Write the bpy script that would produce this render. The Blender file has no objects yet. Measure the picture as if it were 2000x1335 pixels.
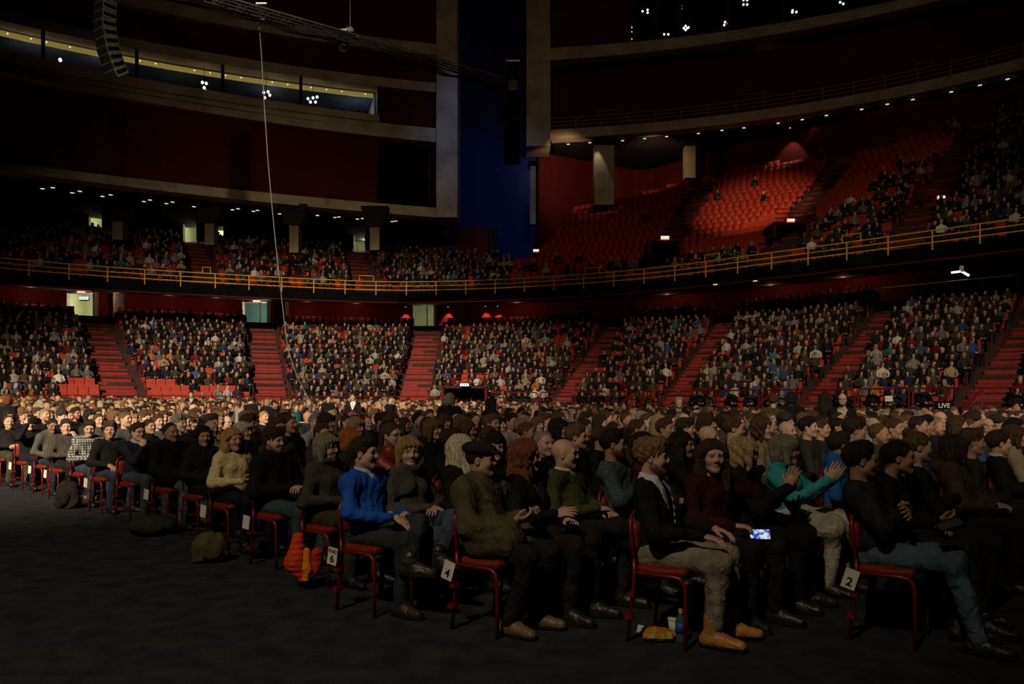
import bpy, bmesh, math, random
import numpy as np
from mathutils import Vector, Matrix

# ------------------------------------------------------------------ camera, world, main lights
SC = bpy.context.scene
COL = SC.collection
F, CX, HY, CH = 1600.0, 1000.0, 785.0, 1.5          # focal length (px), centre x, horizon row, camera height
cam_data = bpy.data.cameras.new('camera')
cam_data.lens = 36.0 * F / 2000.0
cam_data.sensor_width = 36.0
cam_data.shift_y = (HY - 667.5) / 2000.0
cam_data.clip_end = 400
cam = bpy.data.objects.new('camera', cam_data)
cam.location = (0, 0, CH); cam.rotation_euler = (math.pi / 2, 0, 0)
COL.objects.link(cam); SC.camera = cam
SC.view_settings.view_transform = 'Standard'
SC.view_settings.look = 'None'
SC.view_settings.gamma = 1.0
SC.view_settings.use_curve_mapping = False
SC.view_settings.exposure = 0.0
try:
    SC.cycles.use_denoising = True
    SC.cycles.max_bounces = 4
    SC.cycles.diffuse_bounces = 2
    SC.cycles.sample_clamp_indirect = 2.0
except Exception:
    pass
W = bpy.data.worlds.new('dark_hall'); SC.world = W; W.use_nodes = True
W.node_tree.nodes['Background'].inputs[0].default_value = (0.55, 0.5, 0.6, 1)
W.node_tree.nodes['Background'].inputs[1].default_value = 0.0010

def spot(name, loc, target, power, color, angle, blend=0.6, size=0.4):
    l = bpy.data.lights.new(name, 'SPOT')
    l.energy = power; l.color = color; l.spot_size = math.radians(angle); l.spot_blend = blend
    l.shadow_soft_size = size
    o = bpy.data.objects.new(name, l); COL.objects.link(o)
    o.location = loc
    o.rotation_euler = (Vector(target) - Vector(loc)).to_track_quat('-Z', 'Y').to_euler()
    return o
def point(name, loc, power, color, size=0.1):
    l = bpy.data.lights.new(name, 'POINT'); l.energy = power; l.color = color; l.shadow_soft_size = size
    o = bpy.data.objects.new(name, l); COL.objects.link(o); o.location = loc
    return o
WARM = (1.0, 0.80, 0.55)
# stage lighting rig above and behind the photographer, plus an end-wall fill
spot('wash_light', (-13, -22, 21), (-11, 27.5, 1.0), 165000, WARM, 30, 0.7, 0.7)      # back-left floor audience
spot('wash_light', (2, -20, 20), (8, 24, 1.0), 28000, WARM, 28, 0.8, 0.7)            # middle and right floor audience
spot('wash_light', (-13, -22, 21), (-12, 42, 4.0), 18000, WARM, 29, 0.9, 0.7)        # end stand
spot('wash_light', (3, -20, 20), (13, 32, 2.2), 25000, WARM, 28, 0.9, 0.7)           # long-side stand
spot('wash_light', (-6, -7.5, 14.5), (-2.1, 7.3, 0.8), 4600, (1.0, 0.81, 0.58), 40, 0.9, 0.35)  # nearest rows
spot('wash_light', (8, -20, 22), (-9, 51, 15.0), 5200, (1.0, 0.80, 0.52), 30, 1.0, 0.6) # end wall galleries: added fill in place of an unseen local source below
spot('wash_light', (8, -18, 24), (14, 52, 20), 5200, (1.0, 0.78, 0.5), 36, 1.0, 0.6)      # long-side galleries

# ------------------------------------------------------------------ small helpers
rnd = random.Random(7)
npr = np.random.default_rng(11)
CA, SA = 0.724, 0.690
def uv(u, v): return np.array([CA * u + SA * v, -SA * u + CA * v])
def P(px, py, d): return Vector(((px - CX) / F * d, d, CH + (HY - py) / F * d))
def PZ(px, py, z): return P(px, py, (z - CH) * F / (HY - py))
def tag(o, label=None, cat=None, group=None, kind=None):
    if label: o['label'] = label
    if cat: o['category'] = cat
    if group: o['group'] = group
    if kind: o['kind'] = kind
    return o
def link(o, parent=None):
    COL.objects.link(o)
    if parent is not None: o.parent = parent
    return o
def empty(name, loc=(0, 0, 0), rz=0.0, parent=None):
    o = bpy.data.objects.new(name, None); link(o, parent)
    o.location = loc; o.rotation_euler = (0, 0, rz); o.empty_display_size = 0.1
    return o
def mesh_obj(name, verts, faces, material=None, parent=None, smooth=False, cols=None):
    me = bpy.data.meshes.new(name)
    me.from_pydata([tuple(v) for v in verts], [], [tuple(f) for f in faces])
    if smooth: me.shade_smooth()
    if cols is not None: set_cols(me, cols)
    if material is not None: me.materials.append(material)
    return link(bpy.data.objects.new(name, me), parent)
def set_cols(me, cols):
    a = me.color_attributes.new('Col', 'FLOAT_COLOR', 'POINT')
    c = np.ones((len(me.vertices), 4), np.float32); c[:, :3] = cols
    a.data.foreach_set('color', c.ravel())
def fast_mesh(name, V, Q, material=None, cols=None, smooth=True):
    """V (n,3), Q (m,k) arrays -> mesh datablock, fast"""
    V = np.asarray(V, np.float32); Q = np.asarray(Q, np.int32)
    me = bpy.data.meshes.new(name); k = Q.shape[1]
    me.vertices.add(len(V)); me.vertices.foreach_set('co', V.ravel())
    me.loops.add(Q.size); me.loops.foreach_set('vertex_index', Q.ravel())
    me.polygons.add(len(Q)); me.polygons.foreach_set('loop_start', np.arange(0, Q.size, k, dtype=np.int32))
    me.polygons.foreach_set('loop_total', np.full(len(Q), k, np.int32))
    me.update(calc_edges=True)
    if smooth: me.shade_smooth()
    if cols is not None: set_cols(me, cols)
    if material is not None: me.materials.append(material)
    return me
class MB:
    """collects simple solids into one mesh"""
    def __init__(s): s.v = []; s.f = []
    def add(s, V, Fc):
        n = len(s.v); s.v += [tuple(v) for v in V]; s.f += [tuple(i + n for i in f) for f in Fc]; return s
    def box(s, c, d, rz=0.0, M=None):
        x, y, z = d[0] / 2, d[1] / 2, d[2] / 2
        V = [Vector((a * x, b * y, e * z)) for a in (-1, 1) for b in (-1, 1) for e in (-1, 1)]
        R = M or Matrix.Rotation(rz, 3, 'Z')
        V = [R @ v + Vector(c) for v in V]
        return s.add(V, [(0, 1, 3, 2), (4, 6, 7, 5), (0, 4, 5, 1), (2, 3, 7, 6), (0, 2, 6, 4), (1, 5, 7, 3)])
    def tube(s, pts, r, n=8, closed=False):
        pts = [Vector(p) for p in pts]; V = []; Fc = []; m = len(pts)
        up0 = None
        for i, p in enumerate(pts):
            a = pts[(i - 1) % m] if (i or closed) else p; b = pts[(i + 1) % m] if (i < m - 1 or closed) else p
            t = (b - a).normalized()
            up = up0 or (Vector((0, 0, 1)) if abs(t.z) < 0.9 else Vector((1, 0, 0)))
            sd = t.cross(up).normalized(); up0 = sd.cross(t).normalized()
            for k in range(n):
                q = 2 * math.pi * k / n
                V.append(p + r * (math.cos(q) * sd + math.sin(q) * up0))
        for i in range(m if closed else m - 1):
            for k in range(n):
                j = (i + 1) % m
                Fc.append((i * n + k, i * n + (k + 1) % n, j * n + (k + 1) % n, j * n + k))
        if not closed:
            Fc.append(tuple(range(n - 1, -1, -1))); Fc.append(tuple((m - 1) * n + k for k in range(n)))
        return s.add(V, Fc)
    def lathe(s, prof, n=16, c=(0, 0, 0)):
        V = []; Fc = []; m = len(prof)
        for r, z in prof:
            for k in range(n):
                q = 2 * math.pi * k / n; V.append((c[0] + r * math.cos(q), c[1] + r * math.sin(q), c[2] + z))
        for i in range(m - 1):
            for k in range(n):
                Fc.append((i * n + k, i * n + (k + 1) % n, (i + 1) * n + (k + 1) % n, (i + 1) * n + k))
        Fc.append(tuple(range(n - 1, -1, -1))); Fc.append(tuple((m - 1) * n + k for k in range(n)))
        return s.add(V, Fc)
    def build(s, name, material, parent=None, smooth=False):
        return mesh_obj(name, s.v, s.f, material, parent, smooth)
    def mesh(s, name, material, smooth=False):
        me = bpy.data.meshes.new(name); me.from_pydata(s.v, [], s.f)
        if smooth: me.shade_smooth()
        me.materials.append(material); return me

# ------------------------------------------------------------------ materials (all procedural)
def new_mat(name):
    m = bpy.data.materials.new(name); m.use_nodes = True
    return m, m.node_tree, m.node_tree.nodes['Principled BSDF']
def mat(name, color, rough=0.7, var=0.25, scale=8.0, bump=0.0, bscale=None, metal=0.0, source=None, stretch=(1, 1, 1), spec=0.3, wrinkle=0):
    """base colour with noise variation; source 'obj' multiplies by the object colour, 'attr' by the painted vertex colour"""
    m, nt, b = new_mat(name); N = nt.nodes; L = nt.links
    tc = N.new('ShaderNodeTexCoord'); mp = N.new('ShaderNodeMapping'); mp.inputs['Scale'].default_value = stretch
    L.new(tc.outputs['Object'], mp.inputs[0])
    no = N.new('ShaderNodeTexNoise'); no.inputs['Scale'].default_value = scale; no.inputs['Detail'].default_value = 4
    L.new(mp.outputs[0], no.inputs['Vector'])
    rp = N.new('ShaderNodeMapRange'); rp.inputs[3].default_value = 1 - var; rp.inputs[4].default_value = 1 + var
    rp.inputs[1].default_value = 0.3; rp.inputs[2].default_value = 0.7
    L.new(no.outputs[0], rp.inputs[0])
    mx = N.new('ShaderNodeVectorMath'); mx.operation = 'SCALE'; mx.inputs[0].default_value = color
    L.new(rp.outputs[0], mx.inputs['Scale'])
    out = mx.outputs[0]
    srcs = []
    if source in ('obj', 'both'):
        oi = N.new('ShaderNodeObjectInfo'); srcs.append(oi.outputs['Color'])
    if source in ('attr', 'both'):
        at = N.new('ShaderNodeAttribute'); at.attribute_name = 'Col'; srcs.append(at.outputs['Color'])
    for sck in srcs:
        q = N.new('ShaderNodeVectorMath'); q.operation = 'MULTIPLY'
        L.new(out, q.inputs[0]); L.new(sck, q.inputs[1]); out = q.outputs[0]
    L.new(out, b.inputs['Base Color'])
    b.inputs['Roughness'].default_value = rough; b.inputs['Metallic'].default_value = metal
    b.inputs['Specular IOR Level'].default_value = spec
    if wrinkle:
        wk = N.new('ShaderNodeTexNoise'); wk.inputs['Scale'].default_value = wrinkle; wk.inputs['Detail'].default_value = 2; wk.inputs['Distortion'].default_value = 1.6
        L.new(mp.outputs[0], wk.inputs['Vector'])
        b0 = N.new('ShaderNodeBump'); b0.inputs['Strength'].default_value = 1.0; b0.inputs['Distance'].default_value = 0.022
        L.new(wk.outputs[0], b0.inputs['Height']); L.new(b0.outputs[0], b.inputs['Normal'])
    if bump:
        n2 = N.new('ShaderNodeTexNoise'); n2.inputs['Scale'].default_value = bscale or scale * 4; n2.inputs['Detail'].default_value = 3
        L.new(mp.outputs[0], n2.inputs['Vector'])
        bp = N.new('ShaderNodeBump'); bp.inputs['Strength'].default_value = bump; bp.inputs['Distance'].default_value = 0.02
        L.new(n2.outputs[0], bp.inputs['Height'])
        if wrinkle: L.new(b0.outputs[0], bp.inputs['Normal'])
        L.new(bp.outputs[0], b.inputs['Normal'])
    return m
def emis(name, color, strength):
    m, nt, b = new_mat(name)
    b.inputs['Base Color'].default_value = (0.1, 0.1, 0.1, 1)
    b.inputs['Emission Color'].default_value = (*color, 1); b.inputs['Emission Strength'].default_value = strength
    return m
ONE = (1, 1, 1)
M = {}
M['skin'] = mat('skin', ONE, 0.55, 0.10, 14, 0.08, 120, source='both', spec=0.35)
M['hair'] = mat('hair', ONE, 0.5, 0.5, 40, 0.9, 70, source='obj', stretch=(2.2, 2.2, 0.5), spec=0.35)
M['cloth'] = mat('cloth', ONE, 0.9, 0.22, 9, 0.25, 60, source='obj', spec=0.12, wrinkle=9)
M['knit'] = mat('knit', ONE, 0.95, 0.30, 60, 0.35, 90, source='obj', stretch=(1, 1, 0.5), spec=0.08, wrinkle=7)
M['denim'] = mat('denim', ONE, 0.9, 0.30, 12, 0.3, 200, source='obj', spec=0.1, wrinkle=11)
M['leather'] = mat('leather', ONE, 0.42, 0.25, 12, 0.3, 40, source='obj', spec=0.5, wrinkle=8)
M['crowd'] = mat('crowd', ONE, 0.8, 0.15, 6, source='attr', spec=0.15)
def plaid(name, sc, c2):
    m, nt, b = new_mat(name); N = nt.nodes; L = nt.links
    tc = N.new('ShaderNodeTexCoord'); oi = N.new('ShaderNodeObjectInfo')
    acc = None
    for axis in ('Y', 'Z', 'X'):
        wv = N.new('ShaderNodeTexWave'); wv.bands_direction = axis; wv.inputs['Scale'].default_value = sc
        wv.inputs['Distortion'].default_value = 0.6
        L.new(tc.outputs['Object'], wv.inputs['Vector'])
        if acc is None: acc = wv.outputs['Fac']
        else:
            a = N.new('ShaderNodeMath'); a.operation = 'ADD' ; L.new(acc, a.inputs[0]); L.new(wv.outputs['Fac'], a.inputs[1]); acc = a.outputs[0]
    r = N.new('ShaderNodeValToRGB'); r.color_ramp.elements[0].position = 0.42; r.color_ramp.elements[1].position = 0.58
    a = N.new('ShaderNodeMath'); a.operation = 'DIVIDE'; a.inputs[1].default_value = 3.0; L.new(acc, a.inputs[0])
    L.new(a.outputs[0], r.inputs[0])
    mx = N.new('ShaderNodeMix'); mx.data_type = 'RGBA'
    L.new(r.outputs[0], mx.inputs['Factor']); L.new(oi.outputs['Color'], mx.inputs['A']); mx.inputs['B'].default_value = (*c2, 1)
    L.new(mx.outputs['Result'], b.inputs['Base Color']); b.inputs['Roughness'].default_value = 0.9
    return m
M['plaid'] = plaid('plaid_cloth', 9.0, (0.34, 0.36, 0.36))
M['check'] = plaid('fine_check_cloth', 16.0, (0.055, 0.085, 0.11))
M['carpet'] = mat('dark_carpet', (0.040, 0.042, 0.050), 1.0, 0.35, 5.0, 0.8, 120, spec=0.02)
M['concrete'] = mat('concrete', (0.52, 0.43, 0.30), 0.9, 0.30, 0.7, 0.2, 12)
M['shaft'] = mat('shaded_concrete', (0.24, 0.20, 0.14), 0.9, 0.3, 0.9)  # same concrete, darkened in colour to stand in for shade on the shafts
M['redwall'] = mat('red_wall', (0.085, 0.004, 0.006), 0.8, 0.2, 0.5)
M['redwall_lit'] = mat('red_wall_lit', (0.28, 0.016, 0.014), 0.7, 0.15, 0.8)  # brighter copy of the red wall; stronger light is put into the colour
M['redstep'] = mat('red_step', (0.26, 0.024, 0.018), 0.7, 0.2, 3)
M['redseat'] = mat('red_seat', (0.36, 0.033, 0.015), 0.6, 0.15, 4, source='obj')
M['redmetal'] = mat('red_lacquer', (0.17, 0.010, 0.009), 0.35, 0.15, 10, spec=0.5)
M['yellow'] = mat('yellow_rail', (0.80, 0.42, 0.05), 0.5, 0.15, 3)
M['greyrail'] = mat('grey_rail', (0.38, 0.26, 0.22), 0.5, 0.15, 3)
M['black'] = mat('black_paint', (0.005, 0.005, 0.006), 0.9, 0.2, 3, spec=0.02)
M['dark'] = mat('dark_structure', (0.018, 0.016, 0.017), 0.9, 0.3, 1)
M['tread'] = mat('tier_concrete', (0.05, 0.022, 0.02), 0.9, 0.3, 2)
M['blue'] = mat('blue_panel', (0.016, 0.030, 0.20), 0.85, 0.35, 0.35, stretch=(1, 1, 0.5))
M['card'] = mat('card', (0.68, 0.66, 0.55), 0.8, 0.08, 20)
M['ink'] = mat('ink', (0.008, 0.008, 0.008), 0.8, 0.1, 20)
M['white'] = mat('white_paint', (0.6, 0.6, 0.56), 0.7, 0.1, 5)
M['corridor'] = mat('corridor_paint', (0.62, 0.66, 0.45), 0.8, 0.1, 1)
M['bluewall'] = mat('corridor_blue', (0.10, 0.22, 0.26), 0.8, 0.1, 1)
M['yellowwall'] = mat('corridor_yellow', (0.50, 0.44, 0.08), 0.8, 0.1, 1)
M['darksteel'] = mat('dark_steel', (0.10, 0.10, 0.105), 0.35, 0.15, 6, metal=0.7)
M['cable'] = mat('cable_grey', (0.10, 0.095, 0.09), 0.6, 0.2, 3)
M['steel'] = mat('steel', (0.35, 0.35, 0.36), 0.35, 0.15, 6, metal=0.8)
M['lamp'] = emis('lamp_glow', (1.0, 0.93, 0.85), 1.2)
M['bulb'] = emis('bulb_glow', (1.0, 0.96, 0.88), 2.2)
M['strip'] = emis('strip_glow', (1.0, 0.74, 0.14), 0.20)
M['exit'] = emis('exit_glow', (1.0, 0.93, 0.62), 2.2)
M['exitg'] = emis('exit_green_glow', (0.62, 1.0, 0.80), 2.0)
M['exitr'] = emis('exit_red_glow', (1.0, 0.10, 0.05), 1.4)
M['bluelamp'] = emis('blue_glow', (0.12, 0.25, 1.0), 0.8)
M['eye'] = mat('eye', (0.03, 0.02, 0.015), 0.2, 0.05, 5)
m_, nt_, b_ = new_mat('window_glass'); M['glass'] = m_
tr_ = nt_.nodes.new('ShaderNodeBsdfTransparent'); gl_ = nt_.nodes.new('ShaderNodeBsdfGlossy'); gl_.inputs['Roughness'].default_value = 0.05
gl_.inputs['Color'].default_value = (0.5, 0.5, 0.5, 1)
ms_ = nt_.nodes.new('ShaderNodeMixShader'); ms_.inputs[0].default_value = 0.06
nt_.links.new(tr_.outputs[0], ms_.inputs[1]); nt_.links.new(gl_.outputs[0], ms_.inputs[2])
nt_.links.new(ms_.outputs[0], nt_.nodes['Material Output'].inputs['Surface'])
# ------------------------------------------------------------------ people: smooth solids meshed with surface nets
def rot_y(a): c, s = math.cos(a), math.sin(a); return np.array([[c, 0, s], [0, 1, 0], [-s, 0, c]])
def rot_z(a): c, s = math.cos(a), math.sin(a); return np.array([[c, -s, 0], [s, c, 0], [0, 0, 1]])
def rot_x(a): c, s = math.cos(a), math.sin(a); return np.array([[1, 0, 0], [0, c, -s], [0, s, c]])
def A3(*a): return np.array(a, float)
class RC:      # round cone between two points
    def __init__(s, a, b, ra, rb, k=0.02, col=None, sub=False):
        s.a, s.b, s.ra, s.rb, s.k, s.col, s.sub = np.array(a, float), np.array(b, float), ra, rb, k, col, sub
    def bb(s):
        r = max(s.ra, s.rb); return np.minimum(s.a, s.b) - r, np.maximum(s.a, s.b) + r
    def d(s, X):
        ab = s.b - s.a; L = max(ab @ ab, 1e-9)
        t = np.clip(((X - s.a) @ ab) / L, 0, 1)
        return np.linalg.norm(X - s.a - t[..., None] * ab, axis=-1) - (s.ra + (s.rb - s.ra) * t)
class EL:      # ellipsoid, optional rotation R (columns = local axes)
    def __init__(s, c, r, R=None, k=0.02, col=None, sub=False):
        s.c, s.r, s.R, s.k, s.col, s.sub = np.array(c, float), np.array(r, float), R, k, col, sub
    def bb(s):
        m = s.r if s.R is None else np.full(3, s.r.max()); return s.c - m, s.c + m
    def d(s, X):
        q = X - s.c
        if s.R is not None: q = q @ s.R
        k0 = np.linalg.norm(q / s.r, axis=-1); k1 = np.linalg.norm(q / (s.r ** 2), axis=-1)
        return k0 * (k0 - 1.0) / np.maximum(k1, 1e-9)
def smin(a, b, k):
    h = np.maximum(k - np.abs(a - b), 0) / k
    return np.minimum(a, b) - h * h * k * 0.25
def smax(a, b, k): return -smin(-a, -b, k)
EDG = [((0, 0, 0), (1, 0, 0)), ((0, 1, 0), (1, 1, 0)), ((0, 0, 1), (1, 0, 1)), ((0, 1, 1), (1, 1, 1)),
       ((0, 0, 0), (0, 1, 0)), ((1, 0, 0), (1, 1, 0)), ((0, 0, 1), (0, 1, 1)), ((1, 0, 1), (1, 1, 1)),
       ((0, 0, 0), (0, 0, 1)), ((1, 0, 0), (1, 0, 1)), ((0, 1, 0), (0, 1, 1)), ((1, 1, 0), (1, 1, 1))]
def surfnet(G, org, h):
    S = G < 0
    nx, ny, nz = G.shape
    cnt = np.zeros((nx - 1, ny - 1, nz - 1), np.int8)
    for i in (0, 1):
        for j in (0, 1):
            for k in (0, 1): cnt += S[i:nx - 1 + i, j:ny - 1 + j, k:nz - 1 + k]
    act = (cnt > 0) & (cnt < 8)
    I = np.argwhere(act)
    if len(I) == 0: return np.zeros((0, 3)), np.zeros((0, 4), int)
    idx = -np.ones(act.shape, np.int64); idx[tuple(I.T)] = np.arange(len(I))
    acc = np.zeros((len(I), 3)); n = np.zeros(len(I))
    for a, b in EDG:
        a = np.array(a); b = np.array(b)
        ga = G[tuple((I + a).T)]; gb = G[tuple((I + b).T)]
        m = (ga < 0) != (gb < 0)
        t = np.where(m, ga / np.where(m, ga - gb, 1), 0)
        acc += m[:, None] * (a + t[:, None] * (b - a)); n += m
    V = org + (I + acc / n[:, None]) * h
    Q = []
    for ax in range(3):
        sl0 = [slice(None)] * 3; sl1 = [slice(None)] * 3
        sl0[ax] = slice(0, -1); sl1[ax] = slice(1, None)
        s0 = S[tuple(sl0)]; s1 = S[tuple(sl1)]
        E = np.argwhere(s0 != s1)
        b, c = (ax + 1) % 3, (ax + 2) % 3
        lim = np.array(act.shape)
        ok = (E[:, b] > 0) & (E[:, c] > 0) & (E[:, b] < lim[b]) & (E[:, c] < lim[c])
        E = E[ok]
        flip = s0[tuple(E.T)]
        def at(db, dc):
            K = E.copy(); K[:, b] += db; K[:, c] += dc; return idx[tuple(K.T)]
        q = np.stack([at(-1, -1), at(0, -1), at(0, 0), at(-1, 0)], 1)
        q[~flip] = q[~flip][:, ::-1]
        Q.append(q)
    Q = np.concatenate(Q); Q = Q[(Q >= 0).all(1)]
    return V, Q
def mesh_prims(prims, h, disp=None, cut=None, base=(1, 1, 1)):
    """smooth union (sub = carve) of prims -> verts, quads, colours"""
    add = [p for p in prims if not p.sub]
    lo = np.min([p.bb()[0] for p in add], 0) - 0.02; hi = np.max([p.bb()[1] for p in add], 0) + 0.02
    n = np.ceil((hi - lo) / h).astype(int) + 1
    G = np.full(tuple(n), 0.08, np.float32)
    ax = [lo[i] + h * np.arange(n[i]) for i in range(3)]
    def grid(i0, i1):
        return np.stack(np.meshgrid(*[ax[i][i0[i]:i1[i]] for i in range(3)], indexing='ij'), -1)
    for p in prims:
        a, b = p.bb(); mg = p.k + 0.03
        i0 = np.clip(((a - mg - lo) / h).astype(int), 0, n); i1 = np.clip(((b + mg - lo) / h).astype(int) + 2, 0, n)
        if (i1 <= i0).any(): continue
        sl = tuple(slice(i0[i], i1[i]) for i in range(3))
        dd = p.d(grid(i0, i1))
        G[sl] = smax(G[sl], -dd, p.k) if p.sub else smin(G[sl], dd, p.k)
    if disp or cut:
        near = np.abs(G) < 0.04 if not cut else G < 0.05
        X = np.stack([ax[0][:, None, None] + 0 * G, ax[1][None, :, None] + 0 * G, ax[2][None, None, :] + 0 * G], -1)[near]
        g = G[near]
        if disp: g = g + disp(X)
        if cut: g = np.maximum(g, cut(X))
        G[near] = g
    V, Q = surfnet(G, lo, h)
    cols = np.tile(np.array(base, float), (len(V), 1))
    cp = [p for p in add if p.col is not None]
    if cp and len(V):
        D = np.stack([p.d(V) for p in add]); win = D.argmin(0)
        for i, p in enumerate(add):
            if p.col is not None: cols[win == i] = p.col
    return V, Q, cols
def join(parts):
    V, Q, C, n = [], [], [], 0
    for v, q, c in parts:
        if len(v) == 0: continue
        V.append(v); Q.append(q + n); C.append(c); n += len(v)
    return np.concatenate(V), np.concatenate(Q), np.concatenate(C)
def folds(amp, sc=1.0, seed=0):
    r = np.random.default_rng(seed)
    w = r.normal(size=(4, 3)); w /= np.linalg.norm(w, axis=1)[:, None]; ph = r.uniform(0, 6, 8)
    def f(X):
        a = X @ w[0] * 38 * sc + 1.6 * np.sin(X @ w[1] * 17 * sc + ph[0]) + ph[1]
        b = X @ w[2] * 24 * sc + 2.2 * np.sin(X @ w[3] * 13 * sc + ph[2]) + ph[3]
        return -amp * (0.6 * np.abs(np.sin(a)) ** 1.5 + 0.8 * np.sin(b)) + amp * 0.5
    return f
def quilt(amp, step):
    def f(X): return -amp * np.abs(np.sin(X[:, 2] * math.pi / step))
    return f
# ---- head, in head coordinates (x forward, y left, z up, origin between the ears)
BROW = (0.28, 0.24, 0.22); LIP = (0.80, 0.52, 0.50)
def head_prims(fem=False, beard=False, neck=A3(-0.05, 0, -0.20), fat=1.0):
    j = 0.93 if fem else 1.0
    c = lambda t: t
    p = [EL((-.012, 0, .036), (.099, .077, .088), k=.02),
         EL((.028, 0, -.022), (.064, .061 * j * fat, .088), k=.03),
         RC((.012, -.046 * j, -.058), (.064, -.014, -.094), .026 * fat, .018, .03, (.35, .27, .24) if beard else None),
         RC((.012, .046 * j, -.058), (.064, .014, -.094), .026 * fat, .018, .03, (.35, .27, .24) if beard else None),
         EL((.072, 0, -.094), (.020, .021, .019), k=.02, col=(.35, .27, .24) if beard else None),
         RC((.074, -.040, .030), (.074, .040, .030), .017, .017, .02),
         EL((.058, -.042, -.022), (.026, .024, .026), k=.03), EL((.058, .042, -.022), (.026, .024, .026), k=.03),
         EL((.096, -.031, .010), (.016, .020, .013), k=.012, sub=True), EL((.096, .031, .010), (.016, .020, .013), k=.012, sub=True),
         EL((.0745, -.031, .011), (.0125, .0145, .0105), k=.003, col=(.55, .5, .48)), EL((.0745, .031, .011), (.0125, .0145, .0105), k=.003, col=(.55, .5, .48)),
         EL((.0835, -.031, .011), (.0052, .0058, .0062), k=.002, col=(.05, .04, .04)), EL((.0835, .031, .011), (.0052, .0058, .0062), k=.002, col=(.05, .04, .04)),
         RC((.087, -.018, .030), (.078, -.048, .031), .006, .004, .006, BROW), RC((.087, .018, .030), (.078, .048, .031), .006, .004, .006, BROW),
         RC((.089, 0, .020), (.106, 0, -.018), .0095, .0125, .014), EL((.098, -.012, -.026), (.010, .008, .008), k=.008), EL((.098, .012, -.026), (.010, .008, .008), k=.008),
         RC((.090, -.002, -.0535), (.080, -.019, -.056), .0050, .0030, .006, LIP), RC((.090, .002, -.0535), (.080, .019, -.056), .0050, .0030, .006, LIP),
         RC((.086, -.009, -.0645), (.086, .009, -.0645), .0065, .0065, .007, LIP),
         EL((-.012, -.076, -.004), (.019, .010, .030), rot_z(-.35), k=.01), EL((-.012, .076, -.004), (.019, .010, .030), rot_z(.35), k=.01),
         EL((-.002, -.084, -.002), (.009, .006, .016), k=.006, sub=True), EL((-.002, .084, -.002), (.009, .006, .016), k=.006, sub=True),
         RC((-.022, 0, -.05), neck, .050 * (.9 if fem else 1), .056 * (.88 if fem else 1), .035)]
    return p
def strands(f=24, amp=.004):
    def g(X):
        a = np.arctan2(X[:, 1], X[:, 0] + .02); b = np.arctan2(np.hypot(X[:, 0], X[:, 1]), X[:, 2])
        return amp * np.sin(a * f + 3 * np.sin(b * 4 + X[:, 0] * 30)) * np.sin(b * 9 + a * 3) + amp * .6 * np.sin(a * f * .45 + 2)
    return g
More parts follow.
